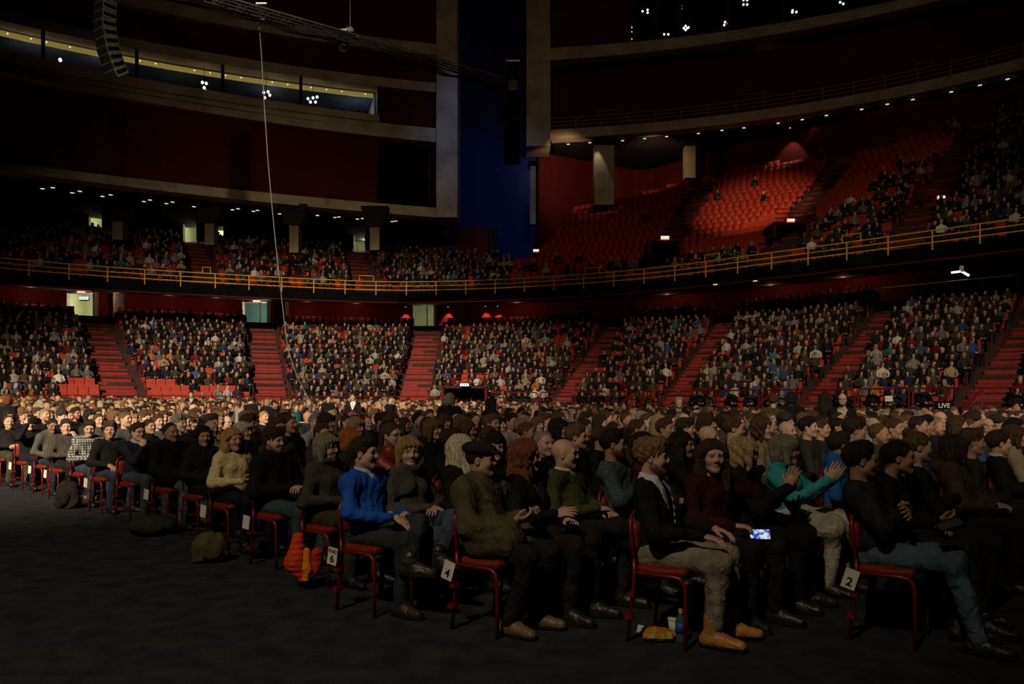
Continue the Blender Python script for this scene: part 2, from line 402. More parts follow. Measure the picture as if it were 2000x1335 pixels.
def hair_geo(style, h):
    face = [EL((.105, 0, -.045), (.075, .072, .105), k=.01, sub=True)]
    ears = [EL((.002, -.092, -.012), (.030, .028, .038), k=.008, sub=True), EL((.002, .092, -.012), (.030, .028, .038), k=.008, sub=True)]
    n = A3(.80, 0, -.60)
    def hairline(px, pz, low=-.075):
        def f(X): return np.maximum((X - A3(px, 0, pz)) @ n, low - X[:, 2])
        return f
    if style == 'short':
        pr = [EL((-.018, 0, .042), (.110, .088, .098), k=.02), RC((.03, -.045, .105), (.03, .045, .105), .035, .035, .04)]
        return mesh_prims(pr + ears, h, strands(22, .005), hairline(.072, .062))
    if style == 'messy':
        pr = [EL((-.020, 0, .046), (.111, .090, .100), k=.02), RC((.045, -.05, .105), (.055, .03, .115), .036, .034, .04), EL((-.06, 0, .08), (.06, .07, .06), k=.03)]
        return mesh_prims(pr + ears, h, strands(15, .009), hairline(.085, .062, -.085))
    if style == 'crop':
        pr = [EL((-.014, 0, .038), (.1035, .081, .0925), k=.02)]
        return mesh_prims(pr + ears, h, strands(30, .001), hairline(.066, .066, -.065))
    if style == 'balding':
        pr = [EL((-.022, 0, .022), (.100, .087, .080), k=.02)]
        def cut(X): return np.maximum(np.maximum((X - A3(.03, 0, .04)) @ n, -.075 - X[:, 2]), np.minimum(X[:, 2] - .055, 1) + .25 * (X[:, 0] + .06))
        return mesh_prims(pr + ears, h, strands(26, .003), cut)
    if style == 'crew':                                    # receding short hair
        pr = [EL((-.020, 0, .040), (.106, .086, .096), k=.02)]
        return mesh_prims(pr + ears, h, strands(26, .003), hairline(.035, .072))
    if style in ('long', 'verylong', 'wavy'):
        L = -.25 if style != 'verylong' else -.33
        pr = [EL((-.020, 0, .044), (.116, .096, .102), k=.03)]
        for s in (-1, 1):
            pr += [RC((-.05, s * .055, .02), (-.085, s * .075, L), .062, .042, .05),
                   RC((.025, s * .082, .045), (.000, s * .098, L * .55), .030, .034, .04),
                   RC((.000, s * .098, L * .55), (.035, s * .098, L * .95), .034, .024, .04)]
        pr += [RC((-.08, 0, .02), (-.115, 0, L), .055, .04, .05)]
        amp = .010 if style == 'wavy' else .006
        def dsp(X): return amp * np.sin(X[:, 1] * 95 + 2.2 * np.sin(X[:, 2] * (40 if style == 'wavy' else 14))) * .6 + amp * np.sin(np.arctan2(X[:, 1], X[:, 0]) * 17 + X[:, 2] * 22) * .6
        return mesh_prims(pr + face, h, dsp, lambda X: np.where(X[:, 2] > -.02, (X - A3(.085, 0, .068)) @ n, -1))
    if style in ('bob', 'fringe', 'curly'):
        pr = [EL((-.020, 0, .042), (.120, .100, .104), k=.03), EL((-.055, 0, -.045), (.075, .092, .085), k=.04)]
        for s in (-1, 1): pr += [RC((.02, s * .085, .04), (.015, s * .092, -.10), .032, .026, .04)]
        if style != 'curly': pr += [RC((.078, -.05, .070), (.078, .05, .070), .022, .022, .03)]
        f = 9 if style == 'curly' else 19
        amp = .013 if style == 'curly' else .006
        def dsp(X): return amp * np.sin(np.arctan2(X[:, 1], X[:, 0]) * f + X[:, 2] * 30) * np.cos(X[:, 2] * 45 + X[:, 1] * 30 if style == 'curly' else X[:, 2] * 3)
        return mesh_prims(pr + face, h, dsp)
    if style == 'bun':
        pr = [EL((-.018, 0, .040), (.107, .086, .096), k=.02), EL((-.085, 0, .115), (.046, .046, .042), k=.015)]
        return mesh_prims(pr + ears, h, strands(26, .003), hairline(.068, .064))
    if style == 'pony':
        pr = [EL((-.018, 0, .040), (.107, .086, .096), k=.02), RC((-.105, 0, .05), (-.14, 0, -.14), .036, .022, .02)]
        return mesh_prims(pr + ears, h, strands(26, .003), lambda X: np.where(X[:, 0] > -.10, hairline(.068, .064)(X), -1))
    return None
def hat_geo(style, h):
    if style == 'flatcap':
        pr = [EL((-.012, 0, .082), (.130, .108, .058), rot_y(.10), k=.02), EL((.098, 0, .060), (.062, .078, .013), rot_y(.18), k=.025)]
        return mesh_prims(pr, h, None, lambda X: .038 - X[:, 2] - .12 * X[:, 0])
    if style == 'beanie':
        pr = [EL((-.018, 0, .060), (.116, .096, .104), k=.02), RC((-.01, -.06, .045), (-.01, .06, .045), .055, .055, .03)]
        return mesh_prims(pr, h, lambda X: .003 * np.sin(np.arctan2(X[:, 1], X[:, 0]) * 30), lambda X: .035 - X[:, 2] - .25 * X[:, 0])
    if style == 'hood':
        pr = [EL((-.03, 0, .03), (.125, .105, .125), k=.03), RC((-.06, 0, -.05), (-.08, 0, -.18), .09, .10, .05), EL((.10, 0, -.02), (.09, .075, .125), k=.015, sub=True)]
        return mesh_prims(pr, h, folds(.005, 1, 3))
    return None
# ---- hands, in hand coordinates (x along fingers, y towards thumb, z back of the hand)
def hand_prims(curl=.5, spread=.10):
    p = [RC((-.05, 0, 0), (.0, 0, 0), .021, .024, .02), EL((.045, -.002, 0), (.050, .040, .016), k=.018)]
    for i, (y, L) in enumerate(((.030, .070), (.010, .080), (-.011, .074), (-.030, .058))):
        b = A3(.084 - abs(y) * .15, y, .0); a = (1.5 - i) * spread
        pos = b; ang = curl * .6
        for f, r0, r1 in ((.45, .0092, .0085), (.32, .0085, .0078), (.24, .0078, .0066)):
            dr = A3(math.cos(ang) * math.cos(a), math.cos(ang) * math.sin(a), -math.sin(ang))
            q = pos + dr * L * f * 1.05
            p.append(RC(pos, q, r0, r1, .006)); pos = q; ang += curl * .75
    p += [RC((.018, .026, -.006), (.052, .056, -.014 - .012 * curl), .0145, .0110, .012), RC((.052, .056, -.014 - .012 * curl), (.080, .064 - .02 * curl, -.022 - .02 * curl), .0105, .0085, .008)]
    return p
def frame(fwd, up):
    x = np.array(fwd, float); x /= np.linalg.norm(x)
    z = np.array(up, float); z -= x * (z @ x); z /= np.linalg.norm(z)
    return np.stack([x, np.cross(z, x), z], 1)
# ---- arms: (elbow, wrist, finger direction, back-of-hand direction, curl), body frame before lean, right side given, y mirrored for left
ARMS = {
 'lap':   ((.04, -.27, .71), (.26, -.10, .66), (.75, .55, -.1), (.1, -.2, 1), .7),
 'lap2':  ((.02, -.28, .70), (.25, -.04, .70), (.55, .8, -.05), (.2, -.2, 1), .9),
 'knee':  ((.06, -.29, .71), (.33, -.17, .67), (.95, .1, -.35), (.3, -.1, 1), .45),
 'cross': ((.10, -.26, .74), (.24, .02, .80), (.1, 1, .05), (1, 0, .3), .35),
 'mouth': ((.27, -.20, .78), (.24, -.06, 1.00), (-.35, .35, .9), (.9, -.3, .2), 1.3),
 'clap':  ((.16, -.25, .76), (.34, -.07, .92), (.35, .15, .92), (.1, -1, .0), .12),
 'clap2': ((.18, -.28, .78), (.38, -.14, .95), (.5, .25, .85), (.1, -1, .1), .18),
 'phone': ((.04, -.27, .71), (.30, -.10, .72), (.85, .5, .1), (-.1, -.6, -.8), .9),
 'open':  ((.06, -.26, .71), (.30, -.16, .74), (.95, .25, .1), (-.1, -.75, .6), .35),
 'hair':  ((.16, -.36, .86), (.08, -.17, 1.08), (-.35, .45, .8), (.8, -.5, .1), .8),
 'down':  ((-.04, -.27, .68), (.04, -.26, .46), (.15, .05, -1), (.1, -1, 0), .5),
 'raise': ((.22, -.26, .92), (.28, -.15, 1.16), (.1, .25, .95), (.9, -.4, 0), .8),
}
def make_person_geo(sp, hb=.015, hh=.0065, hd=.0055):
    """sp: dict -> dict of part name -> (V, Q, cols); body frame x forward, y left, floor at z 0"""
    g = {}
    seed = sp.get('seed', 1); lean = sp.get('lean', .12); ts = sp.get('ts', 1.0); bulk = sp.get('bulk', 1.0); fem = sp.get('fem', False)
    stand = sp.get('stand', False)
    hz = .94 if stand else .55
    R = rot_y(-lean)
    O = A3(0, 0, hz)
    def T(p):                                              # seated reference frame (hip at z .55) -> leaned, stretched
        p = np.array(p, float) - A3(0, 0, .55); p = p * A3(1, 1, ts); return R @ p + O
    sw = (.140 if fem else .163) * (1 + (bulk - 1) * .5)
    twist = rot_z(sp.get('twist', 0.0))
    def TT(p): p = np.array(p, float); q = twist @ A3(p[0], p[1], 0); return T((q[0], q[1], p[2]))
    shl, shr = TT((0, sw, .985)), TT((0, -sw, .985))
    nb = TT((-.01, 0, 1.065))
    hx = sp.get('headfwd', .03)
    hc = TT((hx, 0, 1.212))
    HR = rot_z(sp.get('hyaw', 0)) @ rot_y(sp.get('hpitch', 0)) @ rot_x(sp.get('hroll', 0))
    toh = lambda X: (np.asarray(X) - hc) @ HR              # body -> head coordinates
    toB = lambda V: V @ HR.T + hc
    hs = sp.get('hs', .94)
    skin = []
    v, q, c = mesh_prims(head_prims(fem, sp.get('beard', False), toh(nb + A3(0, 0, -.03)), sp.get('fat', 1.0)), hh)
    skin.append((toB(v * hs), q, c))
    hr = sp.get('hair', 'short')
    if hr:
        r = hair_geo(hr, hh * 1.1)
        if r and len(r[0]): g['hair'] = (toB(r[0] * hs), r[1], r[2])
    if sp.get('hat'):
        r = hat_geo(sp['hat'], hh * 1.2)
        g[{'flatcap': 'cap', 'beanie': 'beanie', 'hood': 'hood'}[sp['hat']]] = (toB(r[0] * hs), r[1], r[2])
    # arms
    ar = sp.get('armr', 'lap'); al = sp.get('arml', 'lap'); hands = sp.get('hands', True)
    top = []
    W = {}
    for side, nm, sh in ((-1, ar, shr), (1, al, shl)):
        e, w, fd, up, cu = ARMS[nm] if isinstance(nm, str) else nm
        mr = A3(1, -side, 1)
        e, w, fd, up = (np.array(a, float) * mr for a in (e, w, fd, up))
        e, w = TT(e), TT(w); fd, up = R @ twist @ fd, R @ twist @ up
        b = bulk
        top += [RC(sh, e, .066 * b, .053 * b, .05), RC(e, w, .052 * b, .038 * b, .03)]
        W[side] = (w, fd, e)
        if hands:
            HF = frame(fd, up)
            if side == 1: HF = HF @ np.diag([1, -1, 1])
            hv, hq, hcx = mesh_prims(hand_prims(cu, sp.get('spread', .10)), hd)
            if side == 1: hq = hq[:, ::-1]
            hv = hv * (.92 if fem else 1.02)
            skin.append((hv @ HF.T + w + fd / np.linalg.norm(fd) * .012, hq, hcx))
    b = bulk
    belly = sp.get('belly', 1.0)
    top += [EL(T((0, 0, .62)), (.125 * b * belly, .165 * b, .12), R, .06), EL(T((0.012 * belly, 0, .74)), (.112 * b * belly, .148 * b, .15), R, .07),
            EL(TT((-.005, 0, .90)), (.108 * b, (.138 if fem else .155) * b, .15), R, .07),
            RC(shr, shl, .066 * b, .066 * b, .06), RC(TT((-.02, -.08, 1.03)), TT((-.02, .08, 1.03)), .055 * b, .055 * b, .05)]
    if fem: top += [EL(TT((.075, -.062, .885)), (.06, .06, .062), k=.05), EL(TT((.075, .062, .885)), (.06, .06, .062), k=.05)]
    col = sp.get('collar', 'crew')
    nd = (hc - nb); nd = nd / np.linalg.norm(nd)
    if col == 'crew': top += [RC(nb - nd * .02, nb + nd * .012, .074, .066, .03)]
    if col in ('high', 'hoodie', 'coat', 'scarf'): top += [RC(nb - nd * .02, nb + nd * .055, .082, .076, .03)]
    if col in ('hoodie', 'coat'): top += [EL(TT((-.10, 0, 1.06)), (.06, .11, .055), k=.04)]
    if col == 'scarf': top += [EL(nb + nd * .03 + A3(.03, 0, 0), (.105, .11, .055), k=.03)]
    topc = nb + nd * {'crew': .020, 'shirt': .01}.get(col, .062)
    disp = sp.get('disp') or folds(.0085 * sp.get('foldamp', 1.0), 1.15, seed)
    cuts = []
    if sp.get('vneck'):                                    # open wedge down the front; inner garment shows
        dv = sp['vneck']; fx = TT((.3, 0, 1.0)) - TT((0, 0, 1.0)); fx = fx / np.linalg.norm(fx); sd = TT((0, .1, 1)) - TT((0, 0, 1)); sd = sd / np.linalg.norm(sd)
        upv = np.cross(fx, sd)
        def vcut(X):
            q = X - nb; a = q @ fx; y = np.abs(q @ sd); z = q @ upv
            return np.where(a > .0, np.minimum((z + dv) * .42 - y + .0, .03), -.1)
        cuts.append(vcut)
    def cut(X):
        o = (X - topc) @ nd - .0
        near = np.linalg.norm(X - nb, axis=1) < .13
        r = np.where(near, o, -.1)
        for c_ in cuts: r = np.maximum(r, c_(X))
        return r
    if sp.get('inner'):
        inn = [EL(TT((-.005, 0, .90)), (.096 * b, .132 * b, .14), R, .07), RC(shr * .75 + shl * .25, shr * .25 + shl * .75, .05 * b, .05 * b, .06),
               EL(T((0.012 * belly, 0, .74)), (.092 * b * belly, .12 * b, .15), R, .07), RC(nb - nd * .03, nb + nd * .035, .072, .064, .03)]
        g['shirt'] = mesh_prims(inn, hb, None, lambda X: np.where(np.linalg.norm(X - nb, axis=1) < .13, (X - nb - nd * .034) @ nd, -.1))
    if sp.get('hem'):                                      # long coat
        for s in (-1, 1): top += [RC(T((.05, s * .10, .60)), T((.26, s * .13, .58)), .12 * b, .095 * b, .06)] if not stand else [RC(A3(0, s * .07, .95), A3(0, s * .08, .62), .15 * b, .14 * b, .08)]
    g[sp.get('topname', 'sweater')] = mesh_prims(top, hb, disp, cut)
    # legs
    legs = []
    tb = sp.get('tb', 1.0)
    legs.append(EL(A3(0, 0, hz - .02), (.135, .172, .115), k=.05))
    ankles = []
    for s in (-1, 1):
        if stand: hp, kn, an = A3(0, s * .09, hz - .06), A3(.02, s * .10, .50), A3(-.01, s * .11, .09)
        else:
            k_ = sp.get('legs', {}).get(s)
            hp = A3(.0, s * .09, .535)
            kn, an = (np.array(k_[0], float), np.array(k_[1], float)) if k_ else (A3(.43, s * .13, .525), A3(.41 + .03 * s, s * .13, .095))
        bt = A3(0, 0, .055) if sp.get('boots') else A3(0, 0, 0)
        legs += [RC(hp, kn, .090 * tb, .068 * tb, .04), RC(kn, an + bt, .066 * tb, .055 * tb, .03)]
        ankles.append((s, kn, an))
    if sp.get('skirt'):
        legs += [RC(A3(.02, -.1, .56), A3(.40, -.14, .54), .11, .10, .08), RC(A3(.02, .1, .56), A3(.40, .14, .54), .11, .10, .08)]
    if sp.get('legs_on', True):
        g['trousers'] = mesh_prims(legs, hb, folds(.008 * sp.get('tfold', 1.0), 1.1, seed + 5), None)
        for s, kn, an in ankles:
            fdv = sp.get('feet', {}).get(s, A3(1, s * .15, 0)); fdv = np.array(fdv, float); fdv = fdv / np.linalg.norm(fdv)
            heel = A3(an[0], an[1], 0) - fdv * .045; lift = an[2] - .095
            sh = [RC(heel + A3(0, 0, .045 + lift), heel + fdv * .10 + A3(0, 0, .05 + lift), .043, .045, .03),
                  RC(heel + fdv * .10 + A3(0, 0, .045 + lift), heel + fdv * .215 + A3(0, 0, .034 + lift), .046, .036, .03),
                  RC(heel + fdv * .03 + A3(0, 0, .05 + lift), an + A3(0, 0, .035 if not sp.get('boots') else .085), .044, .050 if not sp.get('boots') else .058, .03)]
            if sp.get('soles'):
                g['sole' if s < 0 else 'sole2'] = mesh_prims([RC(heel + A3(0, 0, .022 + lift), heel + fdv * .11 + A3(0, 0, .022 + lift), .046, .050, .03), RC(heel + fdv * .11 + A3(0, 0, .022 + lift), heel + fdv * .222 + A3(0, 0, .022 + lift), .050, .040, .03)], .009, None, lambda X, l=lift: np.maximum(.001 + l - X[:, 2], X[:, 2] - l - .024))
                g['lace' if s < 0 else 'lace2'] = join([mesh_prims([RC(heel + fdv * (.085 + .022 * k) + A3(-fdv[1], fdv[0], 0) * .024 * q + A3(0, 0, .104 - .014 * k + lift), heel + fdv * (.10 + .022 * k) - A3(-fdv[1], fdv[0], 0) * .024 * q + A3(0, 0, .098 - .014 * k + lift), .004, .004, .004)], .004) for k in range(3) for q in (-1, 1)])
            g['shoe' if s < 0 else 'shoe2'] = mesh_prims(sh, .010, None, lambda X, l=lift: .002 + l - X[:, 2])
    core = [RC(nb + nd * .03, TT((-.01, 0, .98)), .045, .06, .03), EL(TT((-.005, 0, .88)), (.085, .115, .15), R, .04), EL(T((0, 0, .66)), (.09, .12, .14), R, .04),
            RC(TT((0, -.1, .98)), TT((0, .1, .98)), .045, .045, .04)]
    for s, sh in ((-1, shr), (1, shl)):
        core += [RC(sh, W[s][2], .030, .026, .02), RC(W[s][2], W[s][0], .025, .020, .02)]
    for s, kn, an in ankles: core += [RC(A3(0, s * .09, hz - .03), kn, .065, .045, .03), RC(kn, an, .043, .034, .02)]
    skin.append(mesh_prims(core, .024))
    g['skin'] = join(skin)
    g['_joints'] = dict(hc=hc, HR=HR, nb=nb, W=W, TT=TT, R=R, nd=nd)
    return g
def place_geo(g, name, loc, rz, colors, mats=None):
    """objects of one person: root mesh = skin, children = hair and clothing"""
    mats = mats or {}
    root = bpy.data.objects.new(name, fast_mesh(name, *g['skin'][:2], M['skin'], g['skin'][2]))
    link(root); root.location = loc; root.rotation_euler = (0, 0, rz); root.color = (*colors['skin'], 1)
    for k, v in g.items():
        if k in ('skin', '_joints') or len(v[0]) == 0: continue
        nm = k[:-1] if k.endswith('2') else k
        mk = mats.get(nm, {'hair': 'hair', 'trousers': 'denim', 'shoe': 'leather'}.get(nm, 'cloth'))
        o = link(bpy.data.objects.new(nm, fast_mesh(nm, v[0], v[1], M[mk])), root)
        o.color = (*colors.get(nm, colors.get('top', (.02, .02, .02))), 1)
    return root
def copy_tree(o, parent=None):
    c = o.copy(); COL.objects.link(c); c.parent = parent
    for ch in o.children: copy_tree(ch, c)
    return c
# ------------------------------------------------------------------ the arena: measured plan of the balcony front (u = towards the stage, v = across)
CTRL = [(-46.5, -22), (-46.3, -8), (-46.0, 3), (-45.1, 11.6), (-43.4, 18.2), (-38.8, 28.0), (-34.5, 32.0), (-29, 34.6), (-23.4, 35.9), (-17.7, 35.95), (-13.1, 35.9), (-7.3, 35.7), (2, 35.4), (14, 35.0)]
def spline(pts, step):
    pts = [np.array(p, float) for p in pts]; out = []
    ext = [2 * pts[0] - pts[1]] + pts + [2 * pts[-1] - pts[-2]]
    for i in range(1, len(ext) - 2):
        p0, p1, p2, p3 = ext[i - 1:i + 3]
        for t in np.linspace(0, 1, 60, endpoint=False):
            out.append(.5 * ((2 * p1) + (p2 - p0) * t + (2 * p0 - 5 * p1 + 4 * p2 - p3) * t ** 2 + (3 * p1 - p0 - 3 * p2 + p3) * t ** 3))
    out = np.array(out)
    for _ in range(30): out[1:-1] = .5 * out[1:-1] + .25 * (out[:-2] + out[2:])
    return resample(out, step)
def resample(P_, step):
    s = np.r_[0, np.cumsum(np.linalg.norm(np.diff(P_, axis=0), axis=1))]
    n = max(2, int(round(s[-1] / step)) + 1); t = np.linspace(0, s[-1], n)
    return np.stack([np.interp(t, s, P_[:, k]) for k in range(P_.shape[1])], 1)
BASE = spline([uv(*c) for c in CTRL], 0.5)
_t = np.gradient(BASE, axis=0); _t /= np.linalg.norm(_t, axis=1)[:, None]
NRM = np.stack([-_t[:, 1], _t[:, 0]], 1)                   # outwards
def off(o): return BASE + NRM * o
# share of the way round from the end stand (0) to the long side (1)
_sx = np.r_[0, np.cumsum(np.linalg.norm(np.diff(BASE, axis=0), axis=1))]
def px_of(p): return CX + F * p[..., 0] / np.maximum(p[..., 1], .1)
_px0 = px_of(BASE)
SIDE = np.clip((_px0 - 650) / (1180 - 650), 0, 1); SIDE[BASE[:, 1] < 5] = 0
SIDE = np.where(np.arange(len(BASE)) > np.argmax(SIDE >= 1), 1, SIDE); SIDE = SIDE * SIDE * (3 - 2 * SIDE)
def nearest_on(o, px):
    q = off(o); k = np.where((q[:, 1] > 5))[0]
    return q[k[np.argmin(np.abs(px_of(q[k]) - px))]], k[np.argmin(np.abs(px_of(q[k]) - px))]
def wall_strip(name, c0, z0, c1, z1, material, parent=None, thick=None, nrm=None):
    """ruled wall between two plan curves with thickness outwards"""
    n = len(c0); z0 = np.broadcast_to(z0, n); z1 = np.broadcast_to(z1, n)
    V = [(*a, z) for a, z in zip(c0, z0)] + [(*a, z) for a, z in zip(c1, z1)]
    Fc = [(i, i + 1, n + i + 1, n + i) for i in range(n - 1)]
    if thick:
        t = np.gradient(np.asarray(c0), axis=0); t /= np.linalg.norm(t, axis=1)[:, None]
        N_ = np.stack([-t[:, 1], t[:, 0]], 1) * thick
        V += [(*a, z) for a, z in zip(c0 + N_, z0)] + [(*a, z) for a, z in zip(c1 + N_, z1)]
        m = 2 * n
        Fc += [(m + i + 1, m + i, m + n + i, m + n + i + 1) for i in range(n - 1)]
        Fc += [(i + 1, i, m + i, m + i + 1) for i in range(n - 1)] + [(n + i, n + i + 1, m + n + i + 1, m + n + i) for i in range(n - 1)]
        Fc += [(0, n, m + n, m), (n - 1, m + n - 1, m + 2 * n - 1, 2 * n - 1)]
    return mesh_obj(name, V, Fc, material, parent)
def struct(o): o['kind'] = 'structure'; return o
# floor with a gentle ramp towards the back of the hall
def floor_z(x, y):
    u = CA * x - SA * y
    t = np.clip((-u - 15) / 23.0, 0, 1); return .46 * t
nx = 80
gx = np.linspace(-60, 45, nx); gy = np.linspace(-12, 62, nx)
V = [(x, y, float(floor_z(x, y))) for y in gy for x in gx]
Fc = [(j * nx + i, j * nx + i + 1, (j + 1) * nx + i + 1, (j + 1) * nx + i) for j in range(nx - 1) for i in range(nx - 1)]
struct(mesh_obj('floor', V, Fc, M['carpet']))

# ---- stands
LROWS, LO0, LDO, LZ0, LDZ = 18, -6.6, .73, .90, .310
def lz(k): return LZ0 + LDZ * k
def lo(k): return LO0 + LDO * k
lower = struct(empty('grandstand')); lower['label'] = 'lower seating tier of red steps circling the arena floor'
for k in range(LROWS + 1):
    a, b = off(lo(k) - .36), off(lo(k) + .38 + (1.2 if k == LROWS else 0))
    n = len(a); V = []
    z0 = lz(k) - LDZ - .05; z1 = min(lz(k), lz(LROWS))
    for i in range(n): V += [(*a[i], z0 if k else -.1), (*a[i], z1), (*b[i], z1), (*b[i], z0)]
    Fc = []
    for i in range(n - 1): Fc += [(4 * i + j, 4 * i + 4 + j, 4 * i + 4 + (j + 1) % 4, 4 * i + (j + 1) % 4) for j in range(4)]
    mesh_obj('tier_step', V, Fc, M['tread'], lower)
UROWS, UO0, UDO = 23, .75, .74
USL = .47 + (.60 - .47) * SIDE
def uo(k): return UO0 + UDO * k
UZ = 7.45
def uz(k): return UZ + USL * uo(k)                          # per plan sample
YTOP = ([0, 700, 900, 1034, 1060, 1075, 1200, 1330, 1450, 1600, 1700, 1850, 2000, 2200], [455, 480, 495, 500, 425, 404, 388, 352, 322, 300, 285, 240, 205, 160])
def depth_limit():
    out = []
    for i in range(len(BASE)):
        o = .9
        while o < 17.6:
            p = BASE[i] + NRM[i] * o
            if p[1] < 6: o = 17.6; break
            yy = HY - (UZ + USL[i] * o + .75 - CH) * F / p[1]
            if yy < np.interp(px_of(p), *YTOP): break
            o += .1
        out.append(o)
    out = np.array(out)
    return np.where(SIDE < .05, 8.8, out)
UMAX = depth_limit()
upper = struct(empty('balcony')); upper['label'] = 'upper seating tier of red steps above the balcony front'
for k in range(UROWS):
    a, b = off(uo(k) - .37), off(uo(k) + .385); z1 = uz(k); z0 = z1 - USL * UDO - .1
    runs = np.where(UMAX >= uo(k))[0]
    for run in np.split(runs, np.where(np.diff(runs) > 1)[0] + 1):
        if len(run) < 2: continue
        V = []; Fc = []
        for i in run: V += [(*a[i], z0[i]), (*a[i], z1[i]), (*b[i], z1[i]), (*b[i], z0[i])]
        for i in range(len(run) - 1): Fc += [(4 * i + j, 4 * i + 4 + j, 4 * i + 4 + (j + 1) % 4, 4 * i + (j + 1) % 4) for j in range(4)]
        mesh_obj('tier_step', V, Fc, M['tread'], upper)
# balcony fascia, underside, and the back wall of the lower tier
struct(wall_strip('trim_1', off(-.1), 7.28, off(-.1), 7.86, M['black'], thick=.5))
struct(wall_strip('trim_2', off(-.13), 7.22, off(-.13), 7.27, M['redwall'], thick=.3))
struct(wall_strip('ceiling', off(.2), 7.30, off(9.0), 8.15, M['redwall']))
BW = 7.6
def wall_doors(name, o, z0, z1, mask, doors, material):
    """back wall with real openings: doors = (px centre, px width, top row in the photo)"""
    c = resample(off(o)[mask], .08); pxs = px_of(c); inside = np.zeros(len(c), bool); root = struct(empty(name))
    for (pc, w, ytop, d) in doors:
        m = np.abs(pxs - pc) < w / 2; inside |= m
        zt = CH + (HY - ytop) * d / F
        if zt < z1: wall_strip('wall_panel', c[m], zt, c[m], z1, material, root, thick=.2)
    for run in np.split(np.arange(len(c)), np.where(np.diff(inside.astype(int)) != 0)[0] + 1):
        if inside[run[0]] or len(run) < 2: continue
        wall_strip('wall_panel', c[run], z0, c[run], z1, material, root, thick=.2)
def depth_on(o, px): return float(nearest_on(o, px)[0][1])
LDOORS = [(160, 54, 573, 630), (500, 50, 590, 641), (828, 42, 596, 646)]
UDOORS = [(189, 31, 413, 458), (373, 30, 432, 472), (431, 19, 440, 478), (703, 24, 453, 490)]
wall_doors('wall_lower_back', BW, 5.4, 8.4, BASE[:, 1] > 8, [(a, w, y0, depth_on(BW, a)) for a, w, y0, y1 in LDOORS], M['redwall_lit'])
struct(wall_strip('wall_front_barrier', off(-7.25), 0.0, off(-7.25), 1.0, M['redwall'], thick=.12))
# upper back walls (left part, corner, right part) and the roof dome side
iL = SIDE < .02; iR = SIDE > .9
def sub(curve, mask): return curve[mask]
wall_doors('wall_upper_left', 9.4, 10.2, 13.4, (SIDE < .5) & (BASE[:, 1] > 8), [(a, w, y0, depth_on(9.4, a)) for a, w, y0, y1 in UDOORS], M['dark'])
struct(wall_strip('wall_upper_corner', sub(off(9.0), (_px0 > 760) & (_px0 < 900)), 9.5, sub(off(9.0), (_px0 > 760) & (_px0 < 900)), 13.4, M['redwall'], thick=.3))
WR = np.where(SIDE >= .05)[0]; _um = np.convolve(np.pad(UMAX[WR], 4, 'edge'), np.ones(9) / 9, 'valid') + .7
_pb = px_of(BASE[WR] + NRM[WR] * _um[:, None])
_bk = 5.0 * np.clip((1420 - _pb) / 180, 0, 1); _bk = _bk * (_pb > 1000)
RWC = BASE[WR] + NRM[WR] * (_um + _bk)[:, None]; RWZ = UZ + USL[WR] * _um - .6 - _bk
_r = px_of(RWC) > 1046
struct(wall_strip('wall_upper_right', RWC[_r], RWZ[_r], RWC[_r], 19.3, M['redwall'], thick=.3))
def rw_depth(px): return float(RWC[np.argmin(np.abs(px_of(RWC) - px) + 1000 * (RWC[:, 1] < 5))][1])

# ---- facade bands measured on the photo at given heights
def edge(xs, ys, z, x0, x1, n=60, deg=2):
    c = np.polyfit(xs, ys, deg); px = np.linspace(x0, x1, n); py = np.polyval(c, px)
    d = (z - CH) * F / (HY - py)
    return np.stack([(px - CX) / F * d, d], 1)
LX = [0, 250, 500, 740, 852]
DL = 50.5
def LE(ys, x0=-160, x1=852, back=0.0, z=None):
    z_ = CH + (HY - ys[-1]) * DL / F
    c = edge(LX, ys, z_, x0, x1)
    if back:
        t = np.gradient(c, axis=0); t /= np.linalg.norm(t, axis=1)[:, None]; c = c + np.stack([-t[:, 1], t[:, 0]], 1) * back
    return c, z_
e0 = [331, 363, 394, 415, 424]; e1 = [315, 346, 374, 397, 405]
e2 = [140, 193, 234, 267, 277]; e3 = [122, 170, 208, 240, 250]; e4 = [100, 149, 194, 228, 238]
e5 = [40, 92, 138, 169, 179]; e6 = [21, 72, 119, 150, 162]; e7 = [-58, 8, 60, 95, 108]; e8 = [-82, -16, 37, 73, 86]
e9 = [-260, -190, -140, -100, -85]
def band(n, ea, eb, material, back=0.0, thick=1.0, x0=-160, x1=852, backb=None):
    a, za = LE(ea, x0, x1, back); b, zb = LE(eb, x0, x1, back if backb is None else backb)
    return struct(wall_strip(n, a, za, b, zb, material, thick=thick))
band('trim_3', e0, e1, M['concrete'])
band('wall_left_curtain', e1, e2, M['redwall'], .5, .3, x1=740)
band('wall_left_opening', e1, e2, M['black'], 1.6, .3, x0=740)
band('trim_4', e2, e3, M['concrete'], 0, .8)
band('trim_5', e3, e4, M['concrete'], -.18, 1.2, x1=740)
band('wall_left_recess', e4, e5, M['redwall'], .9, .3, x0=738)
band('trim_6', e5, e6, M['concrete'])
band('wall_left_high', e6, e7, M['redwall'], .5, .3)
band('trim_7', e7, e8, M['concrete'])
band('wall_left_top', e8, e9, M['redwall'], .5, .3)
a, za = LE(e0, -160, 893); b, _ = LE(e0, -160, 893, 9.5)
struct(wall_strip('ceiling_left', a, za, b, za + .05, M['dark']))
# window opening frames in the dark end opening
fr = struct(empty('window_1'))
for (xa, xb, ya, yb) in ((752, 755, 285, 392), (838, 841, 285, 394), (792, 794, 312, 392), (752, 840, 311, 313), (752, 840, 347, 349)):
    c = P((xa + xb) / 2, (ya + yb) / 2, 52.0); MB().box(c, ((xb - xa) * 52 / F, .12, (yb - ya) * 52 / F)).build('mullion', M['redwall'], fr)
